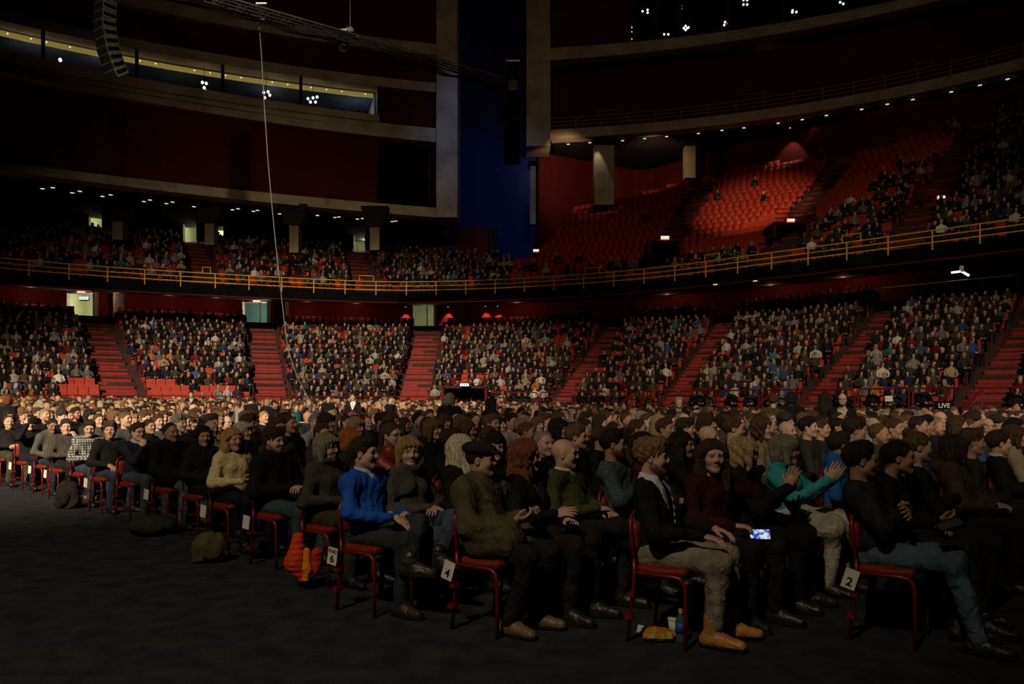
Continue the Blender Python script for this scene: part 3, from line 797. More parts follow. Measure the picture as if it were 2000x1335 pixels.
# ---- right side bands
RX = [1075, 1330, 1500, 1800, 2000]; DR = 55.9
def RE(ys, x0=1075, x1=2150, back=0.0):
    z_ = CH + (HY - ys[0]) * DR / F
    c = edge(RX, ys, z_, x0, x1)
    if back:
        t = np.gradient(c, axis=0); t /= np.linalg.norm(t, axis=1)[:, None]; c = c + np.stack([-t[:, 1], t[:, 0]], 1) * back
    return c, z_
r0 = [270, 254, 231, 179, 135]; r1 = [252, 236, 211, 158, 113]; r2 = [117, 95, 69, 8, -42]; r3 = [93, 73, 49, -13, -62]; r4 = [-140, -170, -200, -270, -330]
def rband(n, ea, eb, material, back=0.0, thick=1.0, **k):
    a, za = RE(ea, back=back, **k); b, zb = RE(eb, back=back, **k)
    return struct(wall_strip(n, a, za, b, zb, material, thick=thick))
rband('trim_8', r0, r1, M['concrete'])
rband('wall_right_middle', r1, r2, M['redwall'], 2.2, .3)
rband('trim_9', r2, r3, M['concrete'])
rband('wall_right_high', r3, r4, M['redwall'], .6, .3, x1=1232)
a, za = RE(r0); b, _ = RE(r0, back=14)
struct(wall_strip('ceiling_right', a, za, b, za + .05, M['dark']))
a, za = RE(r1); b, _ = RE(r1, back=2.6)
struct(wall_strip('floor_right_gallery', a, za, b, za + .02, M['dark']))
# ---- piers and the blue corner panel
def slab(name, xa, xb, ya, yb, d, material, depth=1.2):
    c = P((xa + xb) / 2, (ya + yb) / 2, d); c.y += depth / 2
    return struct(MB().box(c, ((xb - xa) * d / F, depth, (yb - ya) * d / F)).build(name, material))
slab('wall_left_pier', 852, 893, -60, 424, 50.3, M['concrete'], 2.5)
slab('wall_right_pier', 1028, 1075, -60, 285, 55.5, M['concrete'], 2.5)
pb = [P(880, 0, 56), P(930, 0, 58), P(985, 0, 58.5), P(1045, 0, 58)]
cb = np.array([[p.x, p.y] for p in pb])
struct(wall_strip('wall_blue_panel', cb, 8.5, cb, 32, M['blue'], thick=.3))
struct(MB().box((0, 75, 20), (120, .3, 50)).build('wall_far', M['dark']))

# ---- concrete columns under the right band
COLS = [(1035, 1046, 318, 440, 55), (1160, 1198, 278, 402, 56), (1336, 1356, 276, 350, 58), (1500, 1517, 250, 312, 58), (1686, 1696, 232, 262, 58)]
for i, (xa, xb, ya, yb, d) in enumerate(COLS):
    c = P((xa + xb) / 2, (ya + yb) / 2, d)
    col = empty('column', (c.x, d, P(xa, yb, d).z))
    tag(col, ['narrow lit concrete column beside the blue panel', 'broad concrete column with a bright lit top corner', 'slim concrete column behind the dim red seats', 'slim concrete column left of the twin red wall lights', 'short concrete column under the far right gallery'][i], 'column')
    w, hgt = (xb - xa) * d / F, (yb - ya) * d / F
    MB().box((0, 0, hgt / 2), (w, .8, hgt)).build('shaft', M['concrete'], col)
    MB().box((0, 0, hgt - .15), (w + .3, 1.1, .3)).build('capital', M['dark'], col)
COLXY = [((xa + xb) / 2 / F * d - CX / F * d, d) for xa, xb, ya, yb, d in COLS]
# left-hand columns under the lower band
for i, (xa, xb, yb, d) in enumerate(((222, 248, 470, 47), (402, 424, 480, 47.5), (566, 588, 495, 48), (722, 745, 490, 48.5))):
    z0 = P(xa, yb, d).z; hgt = 13.0 - z0; c = P((xa + xb) / 2, yb, d)
    col = empty('column', (c.x, d, z0))
    tag(col, 'shaded concrete column under the end-wall gallery, ' + ['nearest the left edge', 'between the two lit doorways', 'behind the hanging cable', 'left of the dark corner opening'][i], 'column', 'end wall columns')
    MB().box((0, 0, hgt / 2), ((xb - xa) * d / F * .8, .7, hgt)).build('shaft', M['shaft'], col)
    COLXY.append((c.x, d))
    MB().add([(-.5, -.5, hgt - 1.2), (.5, -.5, hgt - 1.2), (.8, -.5, hgt), (-.8, -.5, hgt), (-.5, .4, hgt - 1.2), (.5, .4, hgt - 1.2), (.8, .4, hgt), (-.8, .4, hgt)],
             [(0, 1, 2, 3), (7, 6, 5, 4), (0, 4, 5, 1), (1, 5, 6, 2), (2, 6, 7, 3), (3, 7, 4, 0)]).build('capital', M['dark'], col)

# ------------------------------------------------------------------ stairways
def line_pts(pa, pb, n): return [np.array(pa) + (np.array(pb) - np.array(pa)) * t for t in np.linspace(0, 1, n)]
AISLES = []                                                # (front xy, back xy, half width, level)
def stairway(px0, px1, level, label, w=1.5, o0=None, o1=None):
    if level == 0: o0, o1 = (LO0 - .5 if o0 is None else o0), (lo(LROWS) if o1 is None else o1)
    else: o0, o1 = (UO0 - .3 if o0 is None else o0), (8.8 if o1 is None else o1)
    a, ia = nearest_on(o0, px0); b, ib = nearest_on(o1, px1)
    AISLES.append((a, b, w / 2 + .05, level))
    if level == 0: z0, z1 = LZ0 - .1, lz(LROWS)
    else: z0, z1 = UZ + USL[ia] * o0, UZ + USL[ib] * o1
    n = int((z1 - z0) / .178) + 1
    root = struct(empty('stairway', (a[0], a[1], z0))); root['label'] = label
    dv = b - a; L = np.linalg.norm(dv); rz = math.atan2(dv[1], dv[0])
    root.rotation_euler = (0, 0, rz)
    me = MB().box((0, 0, 0), (L / n + .03, w, .20)).mesh('step', M['redstep'])
    nose = MB().box((-L / n / 2 - .005, 0, .09), (.02, w, .02)).mesh('nosing', M['dark'])
    for i in range(n):
        o = link(bpy.data.objects.new('step', me), root); o.location = (L * (i + .5) / n, 0, (z1 - z0) * i / n - .02)
        q = link(bpy.data.objects.new('nosing', nose), o)
    return a, b
stairway(247, 178, 0, 'red stairway rising to the far-left bright doorway of the lower tier')
stairway(545, 508, 0, 'red stairway rising to the two-tone doorway in the lower tier')
stairway(806, 830, 0, 'red stairway rising to the open doorway between red wall lights')
stairway(1085, 1215, 0, 'narrow red stairway beside the block of empty lower seats', 1.15)
stairway(1300, 1440, 0, 'red stairway in the middle of the long-side lower tier', 1.15)
stairway(1560, 1760, 0, 'wide red stairway right of the bright packed block', 1.15)
stairway(1900, 2060, 0, 'red stairway cut by the right edge of the picture', 1.15)
stairway(398, 385, 1, 'short red stairway in the end balcony behind the yellow rail', 1.3)
stairway(716, 704, 1, 'short red stairway below the green exit sign in the balcony', 1.3)
stairway(1255, 1385, 1, 'shadowed stairway left of the lit red empty seats', 1.2, o1=17)
stairway(1500, 1660, 1, 'shadowed stairway right of the lit red empty seats', 1.2, o1=17)
stairway(1760, 1935, 1, 'red stairway through the far right balcony audience', 1.4, o1=17)

# ------------------------------------------------------------------ railings
def railing(name, curve, zs, posts_every, material, label, z_post0, gates=(), r=.028, lean=0.0):
    root = empty(name, (curve[0][0], curve[0][1], z_post0)); tag(root, label, 'railing')
    org = np.array([curve[0][0], curve[0][1], z_post0])
    c = resample(curve, 1.0)
    for z in zs: MB().tube([(p[0] - org[0], p[1] - org[1], z - z_post0) for p in c], r, 6).build('rail', material, root)
    pp = resample(curve, posts_every)
    me = MB().tube([(0, 0, -.1), (0, 0, max(zs) - z_post0)], r * 1.1, 6).mesh('post', material)
    for p in pp:
        o = link(bpy.data.objects.new('post', me), root); o.location = (p[0] - org[0], p[1] - org[1], 0)
    for (gx0, gx1) in gates:
        k = np.where((px_of(curve) > gx0) & (px_of(curve) < gx1) & (curve[:, 1] > 5))[0]
        if len(k) < 2: continue
        g = [(curve[i][0] - org[0], curve[i][1] - org[1], max(zs) - z_post0 + .32) for i in k]
        g = [(g[0][0], g[0][1], g[0][2] - .32)] + g + [(g[-1][0], g[-1][1], g[-1][2] - .32)]
        MB().tube(g, r, 6).build('raised_guard', material, root)
    return root
vis = (BASE[:, 1] > 12)
railing('balcony_railing', resample(off(-.15)[vis], .4), (7.95, 8.19, 8.43), 1.75, M['yellow'], 'yellow three-bar balcony railing curving across the whole hall', 7.75,
        gates=((388, 425), (700, 736), (945, 977), (1140, 1172), (1372, 1408), (1640, 1685)))
c_, z_ = RE(r1)
railing('gallery_railing', c_, (z_ + .25, z_ + .5, z_ + .75), 1.72, M['greyrail'], 'grey-pink railing along the high concrete gallery on the right', z_,
        gates=((1152, 1205), (1450, 1505), (1775, 1840)))
# red barrier of framed panels in front of the lower tier
fo = off(-7.4)
def barrier_panel(p0, p1, z0, z1, label):
    root = empty('barrier_panel', (p0[0], p0[1], z0)); d = np.array(p1) - np.array(p0); h = z1 - z0
    q = lambda t, z: (d[0] * t, d[1] * t, z)
    MB().tube([q(0, 0), q(0, h - .1), q(.04, h), q(.96, h), q(1, h - .1), q(1, 0)], .03, 6).build('frame', M['redmetal'], root)
    MB().tube([q(0, h * .5), q(1, h * .5)], .02, 6).build('rail', M['redmetal'], root)
    MB().tube([q(0, .05), q(1, .05)], .02, 6).build('rail', M['redmetal'], root)
    tag(root, label, 'barrier', 'red barrier panels along the lower tier')
bp = resample(fo[(px_of(fo) > 912) & (fo[:, 1] > 5) & (px_of(fo) < 2060)], 1.75)
ORD = ['first', 'second', 'third', 'fourth', 'fifth', 'sixth', 'seventh', 'eighth', 'ninth', 'tenth', 'eleventh', 'twelfth', 'thirteenth', 'fourteenth', 'fifteenth', 'sixteenth', 'seventeenth', 'eighteenth', 'nineteenth', 'twentieth', 'twenty-first', 'twenty-second', 'twenty-third', 'twenty-fourth', 'twenty-fifth', 'twenty-sixth', 'twenty-seventh', 'twenty-eighth', 'twenty-ninth', 'thirtieth']
for i in range(len(bp) - 1):
    a, b = bp[i], bp[i + 1]; b2 = a + (b - a) * .93
    barrier_panel(a, b2, float(floor_z(*a)) , 1.95, f'red tubular barrier panel before the lower tier, {ORD[min(i, 29)]} from the green exit sign')
railing('front_rail', resample(fo[(px_of(fo) < 905) & (fo[:, 1] > 20)], .5), (1.78,), 2.4, M['redmetal'], 'thin red rail along the end-stand front above the floor audience', .4)
# sloping handrails at the floor stairs
for i, (xa, ya, xb, yb, d) in enumerate(((1205, 795, 1235, 768, 31), (1240, 797, 1272, 768, 30.5), (1480, 792, 1508, 766, 26), (1824, 797, 1852, 766, 22), (1882, 794, 1918, 762, 21.5))):
    root = empty('stair_handrail', P(xa, ya, d)); v = P(xb, yb, d + .5) - P(xa, ya, d)
    MB().tube([(0, 0, 0), tuple(v)], .04, 6).build('bar', M['redmetal'], root)
    MB().tube([(v.x, v.y, v.z), (v.x, v.y, -.8)], .03, 6).build('post', M['redmetal'], root)
    MB().tube([(0, 0, 0), (0, 0, -.9)], .03, 6).build('post', M['redmetal'], root)
    tag(root, 'sloping red stair handrail at the arena floor, ' + ['leftmost of the five', 'second from left', 'in the middle', 'second from right', 'rightmost of the five'][i], 'handrail', 'sloping floor handrails')

# ------------------------------------------------------------------ doorways, exit signs, downlights
def doorway(n, px, d, y0, y1, w, lookcol, label_light, power, side=None):
    """lit opening: frame + short corridor behind"""
    c0 = P(px, y1, d); h = (y1 - y0) * d / F; ww = w * d / F
    root = struct(empty(f'door_{n}', c0))
    t = .08
    for x in (-ww / 2 - t / 2, ww / 2 + t / 2): MB().box((x, -.05, h / 2), (t, .5, h + 2 * t)).build('jamb', M['white'], root)
    MB().box((0, -.05, h + t / 2), (ww, .5, t)).build('lintel', M['white'], root)
    L = 4.0
    MB().box((0, L, h / 2), (ww * 2.4, .1, h + 1)).build('corridor_wall', lookcol[0], root)
    MB().box((-ww * 1.2, L / 2, h / 2), (.1, L, h + 1)).build('corridor_wall', lookcol[0], root)
    MB().box((ww * 1.2, L / 2, h / 2), (.1, L, h + 1)).build('corridor_wall', lookcol[1], root)
    MB().box((0, L / 2, h + .45), (ww * 2.4, L, .1)).build('corridor_ceiling', M['corridor'], root)
    MB().box((0, L / 2, -.06), (ww * 2.4, L, .1)).build('corridor_floor', M['corridor'], root)
    if len(lookcol) > 2: MB().box((ww * .14, .2, h / 2), (.06, .06, h)).build('mullion', M['white'], root)
    for k in range(3):
        MB().lathe([(.12, 0), (.12, .03)], 10, (-ww * .3 + .35 * k, .8 + k, h + .36)).build('lamp', M['lamp'], root)
    point('corridor_light', c0 + Vector((0, 1.6, h * .75)), power, (1.0, .95, .65), .15)
    return root
for n, (px, w, y0, y1) in enumerate(LDOORS):
    lc = ((M['corridor'], M['corridor']), (M['bluewall'], M['yellowwall'], 1), (M['corridor'], M['corridor'], 1))[n]
    doorway(n + 1, px, depth_on(BW, px) + .05, y0, y1, w - 2, lc, '', (120, 100, 20)[n])
for n, (px, w, y0, y1) in enumerate(UDOORS): doorway(n + 4, px, depth_on(9.4, px) + .05, y0, y1, w - 2, (M['corridor'], M['corridor']), '', 26)
def exit_sign(px, py, d, w, label, green=False, redbox=True):
    root = empty('exit_sign', P(px, py, d)); tag(root, label, 'sign', 'illuminated exit signs')
    ww = w * d / F; h = ww * .42
    MB().box((0, .06, 0), (ww, .10, h)).build('housing', M['exitr'] if redbox else M['black'], root)
    MB().box((0, -.01, h * .12), (ww * .94, .04, h * .66)).build('panel', M['exitg'] if green else M['exit'], root)
    for k in (-1, 0, 1):                                   # the three dark pictogram blocks
        MB().box((k * ww * .27, -.04, h * .12), (ww * .10, .02, h * .34)).build('pictogram', M['redwall'] if redbox else M['dark'], root)
DB, DU = (lambda p: depth_on(BW, p) - .35), (lambda p: depth_on(9.4, p) - .35)
ES = [(158, 569, DB(158), 15, 'exit sign over the far-left bright doorway of the lower tier'), (501, 587, DB(501), 14, 'exit sign over the two-tone doorway of the lower tier'),
      (830, 591, DB(830), 13, 'exit sign over the doorway between red wall lights'), (190, 410, DU(190), 11, 'exit sign above the leftmost balcony doorway'),
      (373, 429, DU(373), 11, 'exit sign above the middle balcony doorway'), (425, 434, DU(425), 9, 'exit sign above the narrow balcony doorway'),
      (1299, 464, 42, 16, 'exit sign in the balcony below the shadowed stairway'), (1545, 430, 40, 14, 'exit sign in the balcony right of the lit seats'),
      (1839, 385, 38, 14, 'exit sign in the far right balcony'), (1047, 489, 45.5, 11, 'exit sign beside the foot of the blue panel')]
for a_ in ES: exit_sign(*a_)
exit_sign(704, 449, DU(704), 9, 'greenish exit sign over the balcony stairs', True, False)
exit_sign(907, 752, 37.5, 18, 'green exit sign on the barrier at floor level', True, False)
exit_sign(164, 583, DB(164) + 2, 18, 'green exit sign inside the far-left bright doorway', True, False)
# vomitory boxes under the balcony exit signs and the floor tunnel
for i, (px, py, d, w, h, lab) in enumerate(((1299, 481, 42.4, 60, 26, 'dark red balcony tunnel box left of the lit seats'), (1545, 448, 40.4, 64, 28, 'dark red balcony tunnel box right of the lit seats'),
                                       (1839, 404, 38.4, 70, 30, 'dark red balcony tunnel box in the far right audience'), (907, 776, 37.9, 84, 40, 'dark floor tunnel under the green exit sign'))):
    c = P(px, py, d); root = empty('tunnel_box', c); tag(root, lab, 'tunnel')
    ww, hh_ = w * d / F, h * d / F
    for x in (-ww / 2, ww / 2): MB().box((x, .8, 0), (.12, 1.6, hh_)).build('side_wall', M['redwall'], root)
    MB().box((0, .8, hh_ / 2), (ww, 1.6, .1)).build('roof_slab', M['redwall'], root)
    MB().box((0, 1.6, 0), (ww, .1, hh_)).build('back_wall', M['black'], root)
    for k in range(3): MB().tube([(-ww / 2, -.05, hh_ / 2 + .2 + k * .22), (ww / 2, -.05, hh_ / 2 + .2 + k * .22)], .02, 6).build('guard_rail', M['redmetal'], root)
# ceiling downlights
DL_ = [(83, 369, 0), (103, 367, 0), (141, 377, 0), (156, 374, 0), (200, 384, 0), (216, 381, 0), (281, 394, 0), (293, 391, 0), (325, 398, 0), (337, 395, 0), (379, 404, 0), (392, 402, 0), (454, 410, 0), (465, 408, 0), (495, 413, 0), (503, 411, 0),
       (546, 418, 0), (556, 415, 0), (592, 417, 0), (620, 421, 0), (654, 425, 0), (662, 424, 0), (698, 428, 0), (708, 427, 0), (766, 433, 0), (773, 432, 0),
       (1110, 282, 1), (1152, 279, 1), (1216, 275, 1), (1259, 271, 1), (1302, 267, 1), (1364, 261, 1), (1410, 255, 1), (1453, 250, 1), (1520, 241, 1), (1567, 234, 1), (1614, 226, 1), (1683, 214, 1), (1733, 204, 1), (1783, 195, 1), (1858, 180, 1), (1914, 167, 1), (1968, 155, 1),
       (1898, 504, 2), (1940, 500, 2), (1525, 543, 2), (1594, 536, 2), (1689, 525, 2), (1397, 556, 2), (1475, 549, 2)]
for i, (px, py, k) in enumerate(DL_):
    z = (12.80, 19.40, 7.30)[k]
    p = PZ(px, py, z)
    if k == 2: p = P(px, py, 36 if px > 1700 else 38)
    o = empty('downlight', p)
    tag(o, ('small round downlight under the left gallery, {} from the left', 'small round downlight under the right gallery, {} from the blue panel', 'small round downlight under the balcony, {} in its scattered row')[k].format(ORD[(i, i - 26, i - 43)[k]]), 'light', 'ceiling downlights')
    MB().lathe([(.10, 0), (.11, .05), (.16, .05), (.16, .08)], 10).build('trim_ring', M['dark'], o)
    MB().lathe([(.105, .0), (.105, .02)], 10).build('lens', M['lamp'], o)
GUESTS = []
# ------------------------------------------------------------------ left window gallery: room, panes, strip lamps, tables, guests
wa, wz0 = LE(e4, -160, 740, .0); wb, wz1 = LE(e5, -160, 740, .0)
b0, _ = LE(e4, -160, 742, 6.0); b1, _ = LE(e5, -160, 742, 6.0)
M['room'] = mat('gallery_wall', (0.10, 0.11, 0.12), .9, .2, 1)
struct(wall_strip('wall_gallery_back', b0, wz0 - .5, b1, wz1 + .4, M['room'], thick=.2))
b2, _ = LE(e5, -160, 742, 0.0)
struct(wall_strip('ceiling_gallery', b2, wz1 + .05, b1, wz1 - .1, M['room']))
b3, _ = LE(e4, -160, 742, .0)
struct(wall_strip('floor_gallery', b3, wz0 - .75, b0, wz0 - .75, M['dark']))
en = np.array([LE(e5, -160, 741, k)[0][-1] for k in (0., 6.)])
struct(wall_strip('wall_gallery_end', en, wz0 - .7, en, wz1 + .1, M['white'], thick=.1))
mull = [-60, 78, 264, 432, 592, 737]
def on_curve(c, px): return c[np.argmin(np.abs(px_of(c) - px))]
win = struct(empty('window_2'))
for k in range(len(mull)):
    p, q = on_curve(wa, mull[k]), on_curve(wb, mull[k])
    MB().tube([(p[0], p[1], wz0), (q[0], q[1], wz1)], .09, 6).build('mullion', M['black'], win)
    if k < len(mull) - 1:
        p2, q2 = on_curve(wa, mull[k + 1]), on_curve(wb, mull[k + 1])
        mesh_obj('pane', [(*p, wz0), (*p2, wz0), (*q2, wz1), (*q, wz1)], [(0, 1, 2, 3)], M['glass'], win)
# yellow light cove inside
cv0, _ = LE(e5, -160, 733, .9)
st = wall_strip('light_cove', cv0, wz1 - .38, cv0, wz1 - .14, M['strip'], thick=.15); tag(st, 'long yellow light cove glowing behind the gallery windows', 'light')
for i, px in enumerate((20, 58, 101, 138, 280, 313, 378, 410, 446, 477, 536, 566, 606, 634, 675, 708)):
    p = on_curve(cv0, px); o = tag(MB().lathe([(.025, -.03), (.045, 0), (.025, .03)], 8).build('cove_spotlight', M['lamp']), f'bright pinpoint spotlight on the yellow cove, {ORD[i]} from the left', 'light', 'cove spotlights')
    o.location = (p[0], p[1] - .15, wz1 - .28)
def gallery_pt(px, back, z):
    c, _ = LE(e4, -160, 740, back); p = on_curve(c, px); return Vector((p[0], p[1], z))
for px, pw in ((60, 40), (200, 40), (350, 50), (520, 50), (690, 60)):
    point('gallery_light', gallery_pt(px, 3.0, wz1 - .9), pw * .16, (.8, .85, 1.0) if px < 600 else (.7, .8, 1.0), .1)
# pendant bulb clusters
def cluster(base, offs, r, label, parent_name='bulb_cluster', cord=1.6):
    root = empty(parent_name, base); tag(root, label, 'lamp', 'bulb clusters behind glass')
    MB().tube([(0, 0, 0), (0, 0, cord)], .015, 5).build('cord', M['black'], root)
    for (x, z) in offs:
        o = MB().lathe([(r * .3, -r), (r * .85, -r * .5), (r, 0), (r * .85, r * .5), (r * .3, r)], 8).build('bulb', M['bulb'], root); o.location = (x, 0, z)
for px, offs, lab in ((395, ((-.1, .3), (.12, .25), (0, 0), (-.15, -.25), (.1, -.2)), 'left bulb cluster behind the gallery window'),
                      (513, ((-.15, .3), (.1, .35), (.2, .15), (-.1, 0), (0, -.35)), 'bulb cluster beside the hanging cable behind the gallery window'),
                      (612, ((-.3, .35), (0, .4), (.25, .45), (-.15, .15), (.15, .15), (-.05, -.3), (.1, -.4)), 'largest bulb cluster behind the gallery window')):
    cluster(gallery_pt(px, 1.2, wz0 + .6), offs, .085, lab)
o = MB().lathe([(.04, -.10), (.10, 0), (.04, .10)], 10).build('globe_lamp', M['bulb']); o.location = gallery_pt(110, 3, wz0 + 1.3); tag(o, 'round lamp glowing in the left gallery window', 'lamp')
o = MB().lathe([(.04, -.10), (.10, 0), (.04, .10)], 10).build('globe_lamp', M['bulb']); o.location = gallery_pt(349, 3, wz0 + 1.0); tag(o, 'round lamp glowing beside the left bulb cluster', 'lamp')
for i, px in enumerate((15, 55, 95, 135, 175, 288, 325, 365, 440, 480, 545, 590, 635, 680)):
    root = empty('gallery_table', gallery_pt(px, 2.2, wz0 - .75)); tag(root, f'small dining table with a lit cloth behind the gallery glass, {ORD[i]} from the left', 'table', 'gallery tables')
    MB().box((0, 0, .98), (.9, .7, .05)).build('table_top', M['white'], root); MB().tube([(0, 0, 0), (0, 0, .98)], .05, 6).build('leg', M['black'], root)
    MB().lathe([(.02, 0), (.05, .05), (.05, .14), (.01, .18)], 8, (.1, 0, 1.005)).build('candle_lamp', M['lamp'], root)
o = MB().box((0, 0, 0), (.18, .18, 1.5)).build('blue_light_column', M['bluelamp']); o.location = gallery_pt(655, 3.5, wz0 + .3); tag(o, 'slim blue glowing column in the right end of the gallery', 'light')
o = MB().box((0, 0, 0), (.2, .2, 1.2)).build('blue_light_column', M['bluelamp']); o.location = gallery_pt(184, 3.5, wz0 + .1); tag(o, 'slim dim blue glowing column left of the hanging loudspeakers', 'light')
# ---- right glazed gallery high up: mullions, panes, bulbs
ra, rz0 = RE(r3, 1236, 2150, .3); rb, rz1 = RE(r4, 1236, 2150, .3)
win = struct(empty('window_3'))
rm = [1240, 1277, 1326, 1425, 1530, 1648, 1780]
for k, px in enumerate(rm):
    p, q = on_curve(ra, px), on_curve(rb, px)
    MB().tube([(*p, rz0), (*q, rz1)], .08, 6).build('mullion', M['redwall'], win)
    if k < len(rm) - 1:
        p2, q2 = on_curve(ra, rm[k + 1]), on_curve(rb, rm[k + 1])
        mesh_obj('pane', [(*p, rz0), (*p2, rz0), (*q2, rz1), (*q, rz1)], [(0, 1, 2, 3)], M['glass'], win)
bk, _ = RE(r3, 1236, 2150, 5.0)
struct(wall_strip('wall_right_gallery_back', bk, rz0 - .5, bk, rz1, M['black'], thick=.2))
fl, _ = RE(r3, 1236, 2150, .3)
struct(wall_strip('floor_right_high_gallery', fl, rz0 - .02, bk, rz0 - .02, M['dark']))
struct(wall_strip('ceiling_right_high_gallery', fl, rz0 + 5.0, bk, rz0 + 5.0, M['dark']))
for px, py, offs, lab in ((1255, 22, ((0, 0), (.35, .1), (.35, -.1)), 'single bulb lamp high in the right gallery, leftmost pane'),
                          (1234, 62, ((0, .3), (-.05, 0), (.1, -.05), (.05, -.5)), 'vertical bulb cluster at the left end of the right gallery'),
                          (1301, 67, ((-.13, 0), (.15, 0)), 'pair of bulbs low in the right gallery'),
                          (1330, 14, ((0, .1), (0, -.1)), 'small bulb lamp high beside the second mullion of the right gallery'),
                          (1339, 55, ((0, .15), (-.12, 0), (.12, 0), (0, -.12), (.2, .05)), 'round bulb cluster in the right gallery'),
                          (1416, 46, ((0, .1), (-.05, -.1), (.2, 0)), 'bulb pair left of the brass mullion of the right gallery'),
                          (1455, 6, ((-.1, .2), (.15, .2), (-.1, -.1), (.15, -.1)), 'dotted lamp grid at the top of the right gallery'),
                          (1551, 24, ((-.12, 0), (.15, .02), (-.1, .12)), 'bulb pair on the sill of the right gallery'),
                          (1644, 6, ((-.1, .05), (.1, -.05)), 'small bulb pair at the far end of the right gallery')):
    d = float(on_curve(ra, px)[1]) + 1.5
    q_ = P(px, py, d); cluster(q_, offs, .075, lab, cord=rz0 + 5.0 - q_.z)

# ------------------------------------------------------------------ rigging: truss, hoists, loudspeaker array, cable, work lamp
tA, tB = PZ(330, -28, 12.4), PZ(980, 158, 12.4)
root = empty('lighting_truss', tA); tag(root, 'long dark lattice truss hanging across the upper hall', 'truss')
dv = tB - tA; n = 34; sdv = dv.normalized().cross(Vector((0, 0, 1)))
for (s, z) in ((-.10, .09), (.10, .09), (-.10, -.10), (.10, -.10)):
    MB().tube([tuple(sdv * s + Vector((0, 0, z))), tuple(dv + sdv * s + Vector((0, 0, z)))], .026, 6).build('chord', M['steel'] if z > 0 and s > 0 else M['darksteel'], root)  # one lighter top chord puts the highlight line into its metal
br = MB()
for i in range(n):
    a, b = dv * (i / n), dv * ((i + 1) / n)
    for s in (-.10, .10):
        o = MB().tube([tuple(a + sdv * s + Vector((0, 0, .09 if i % 2 else -.10))), tuple(b + sdv * s + Vector((0, 0, -.10 if i % 2 else .09)))], .014, 5).build('brace', M['darksteel'], root)
for k in range(3):
    MB().tube([tuple(dv * t + sdv * (.05 * k - .05) + Vector((0, 0, -.22 - .05 * k - .06 * math.sin(t * 40 + k)))) for t in np.linspace(.02, .98, 60)], .025, 5).build('cable_bundle', M['black'], root)
def hoist(px, py, d, label, s=1.0):
    root = empty('chain_hoist', P(px, py, d)); tag(root, label, 'hoist', 'chain hoists on the truss')
    MB().box((0, 0, 0), (.34 * s, .3 * s, .5 * s)).build('body', M['black'], root)
    MB().box((0, 0, .28 * s), (.38 * s, .34 * s, .05)).build('lid', M['steel'], root)
    MB().tube([(0, 0, .3 * s), (0, 0, 9)], .02, 5).build('chain', M['black'], root)
    MB().lathe([(.12 * s, -.45 * s), (.16 * s, -.3 * s), (.16 * s, -.25 * s)], 8).build('hook_block', M['steel'], root)
hoist(1002, 142, 28.2, 'dark chain hoist at the right end of the truss', 1.2)
hoist(513, 26, 23.3, 'chain hoist at the head of the hanging cable', .8)
hoist(670, 76, 24.9, 'chain hoist below the hanging work lamp', .8)
root = empty('fill_loudspeaker', P(1000, 250, 33)); tag(root, 'tall dark hanging loudspeaker column in front of the blue panel', 'loudspeaker')
for k in range(7): MB().box((0, 0, 1.2 - k * .4), (.62, .5, .38)).build('cabinet', M['black'], root)
MB().tube([(0, 0, 1.4), (0, 0, 12)], .02, 5).build('chain', M['black'], root)
# main loudspeaker array, J-shaped
root = empty('line_array_loudspeaker', P(228, 150, 30)); tag(root, 'J-shaped hanging line array of grey loudspeakers, top left', 'loudspeaker')
x = 0.0; z = .15; tilt = .62
M['spk'] = mat('speaker_grey', (0.20, 0.20, 0.19), .6, .25, 5)
for k in range(15):
    tl = max(0.0, .62 - k * .085)
    Mx = Matrix.Rotation(-.62, 3, 'Z') @ Matrix.Rotation(tl, 3, 'X')
    o = MB().box((0, 0, 0), (.66, .50, .30)).build('cabinet', M['spk'], root); 
    o.matrix_local = Matrix.Translation((x, 0, z)) @ Mx.to_4x4()
    MB().box((0, -.265, 0), (.60, .02, .24)).build('grille', M['black'] if k % 1 else M['dark'], o)
    for sx in (-.34, .34):
        MB().box((sx, 0, 0), (.02, .42, .12)).build('side_bracket', M['black'], o)
        MB().box((sx, -.2, .12), (.03, .05, .03)).build('pin', M['white'], o)
    z += .315 * math.cos(tl); x -= .10 * (1 if k < 6 else -.3) * (.5 if k > 2 else 1)
# hanging cable to the mixing place
cp = [(505, 28, 23.3), (511, 110, 23.2), (516, 200, 23.1), (524, 320, 23.0), (533, 420, 22.9), (541, 500, 22.8), (551, 590, 22.6), (562, 680, 22.4), (580, 735, 22.2), (603, 778, 22.0), (622, 806, 21.9)]
o = MB().tube([P(*c) for c in cp], .016, 6).build('hanging_cable', M['cable'], smooth=True); tag(o, 'long thin cable hanging from the truss down to the floor audience', 'cable')
root = empty('work_lamp', P(684, 58, 26)); tag(root, 'hanging work lamp with a pale housing and white bracket', 'lamp')
MB().tube([(0, 0, 0), (0, 0, 1.0)], .012, 5).build('wire', M['steel'], root)
o = MB().lathe([(.02, -.12), (.10, -.1), (.13, 0), (.10, .1), (.02, .12)], 10).build('housing', M['white'], root); o.location = (-.05, 0, -.05); o.rotation_euler = (0, 1.2, 0); o.scale = (1, 1, 1.5)
MB().tube([(.02, 0, 0), (.26, 0, -.24)], .02, 6).build('bracket', M['white'], root)
MB().box((.05, 0, -.2), (.28, .2, .2)).build('shade', M['black'], root)
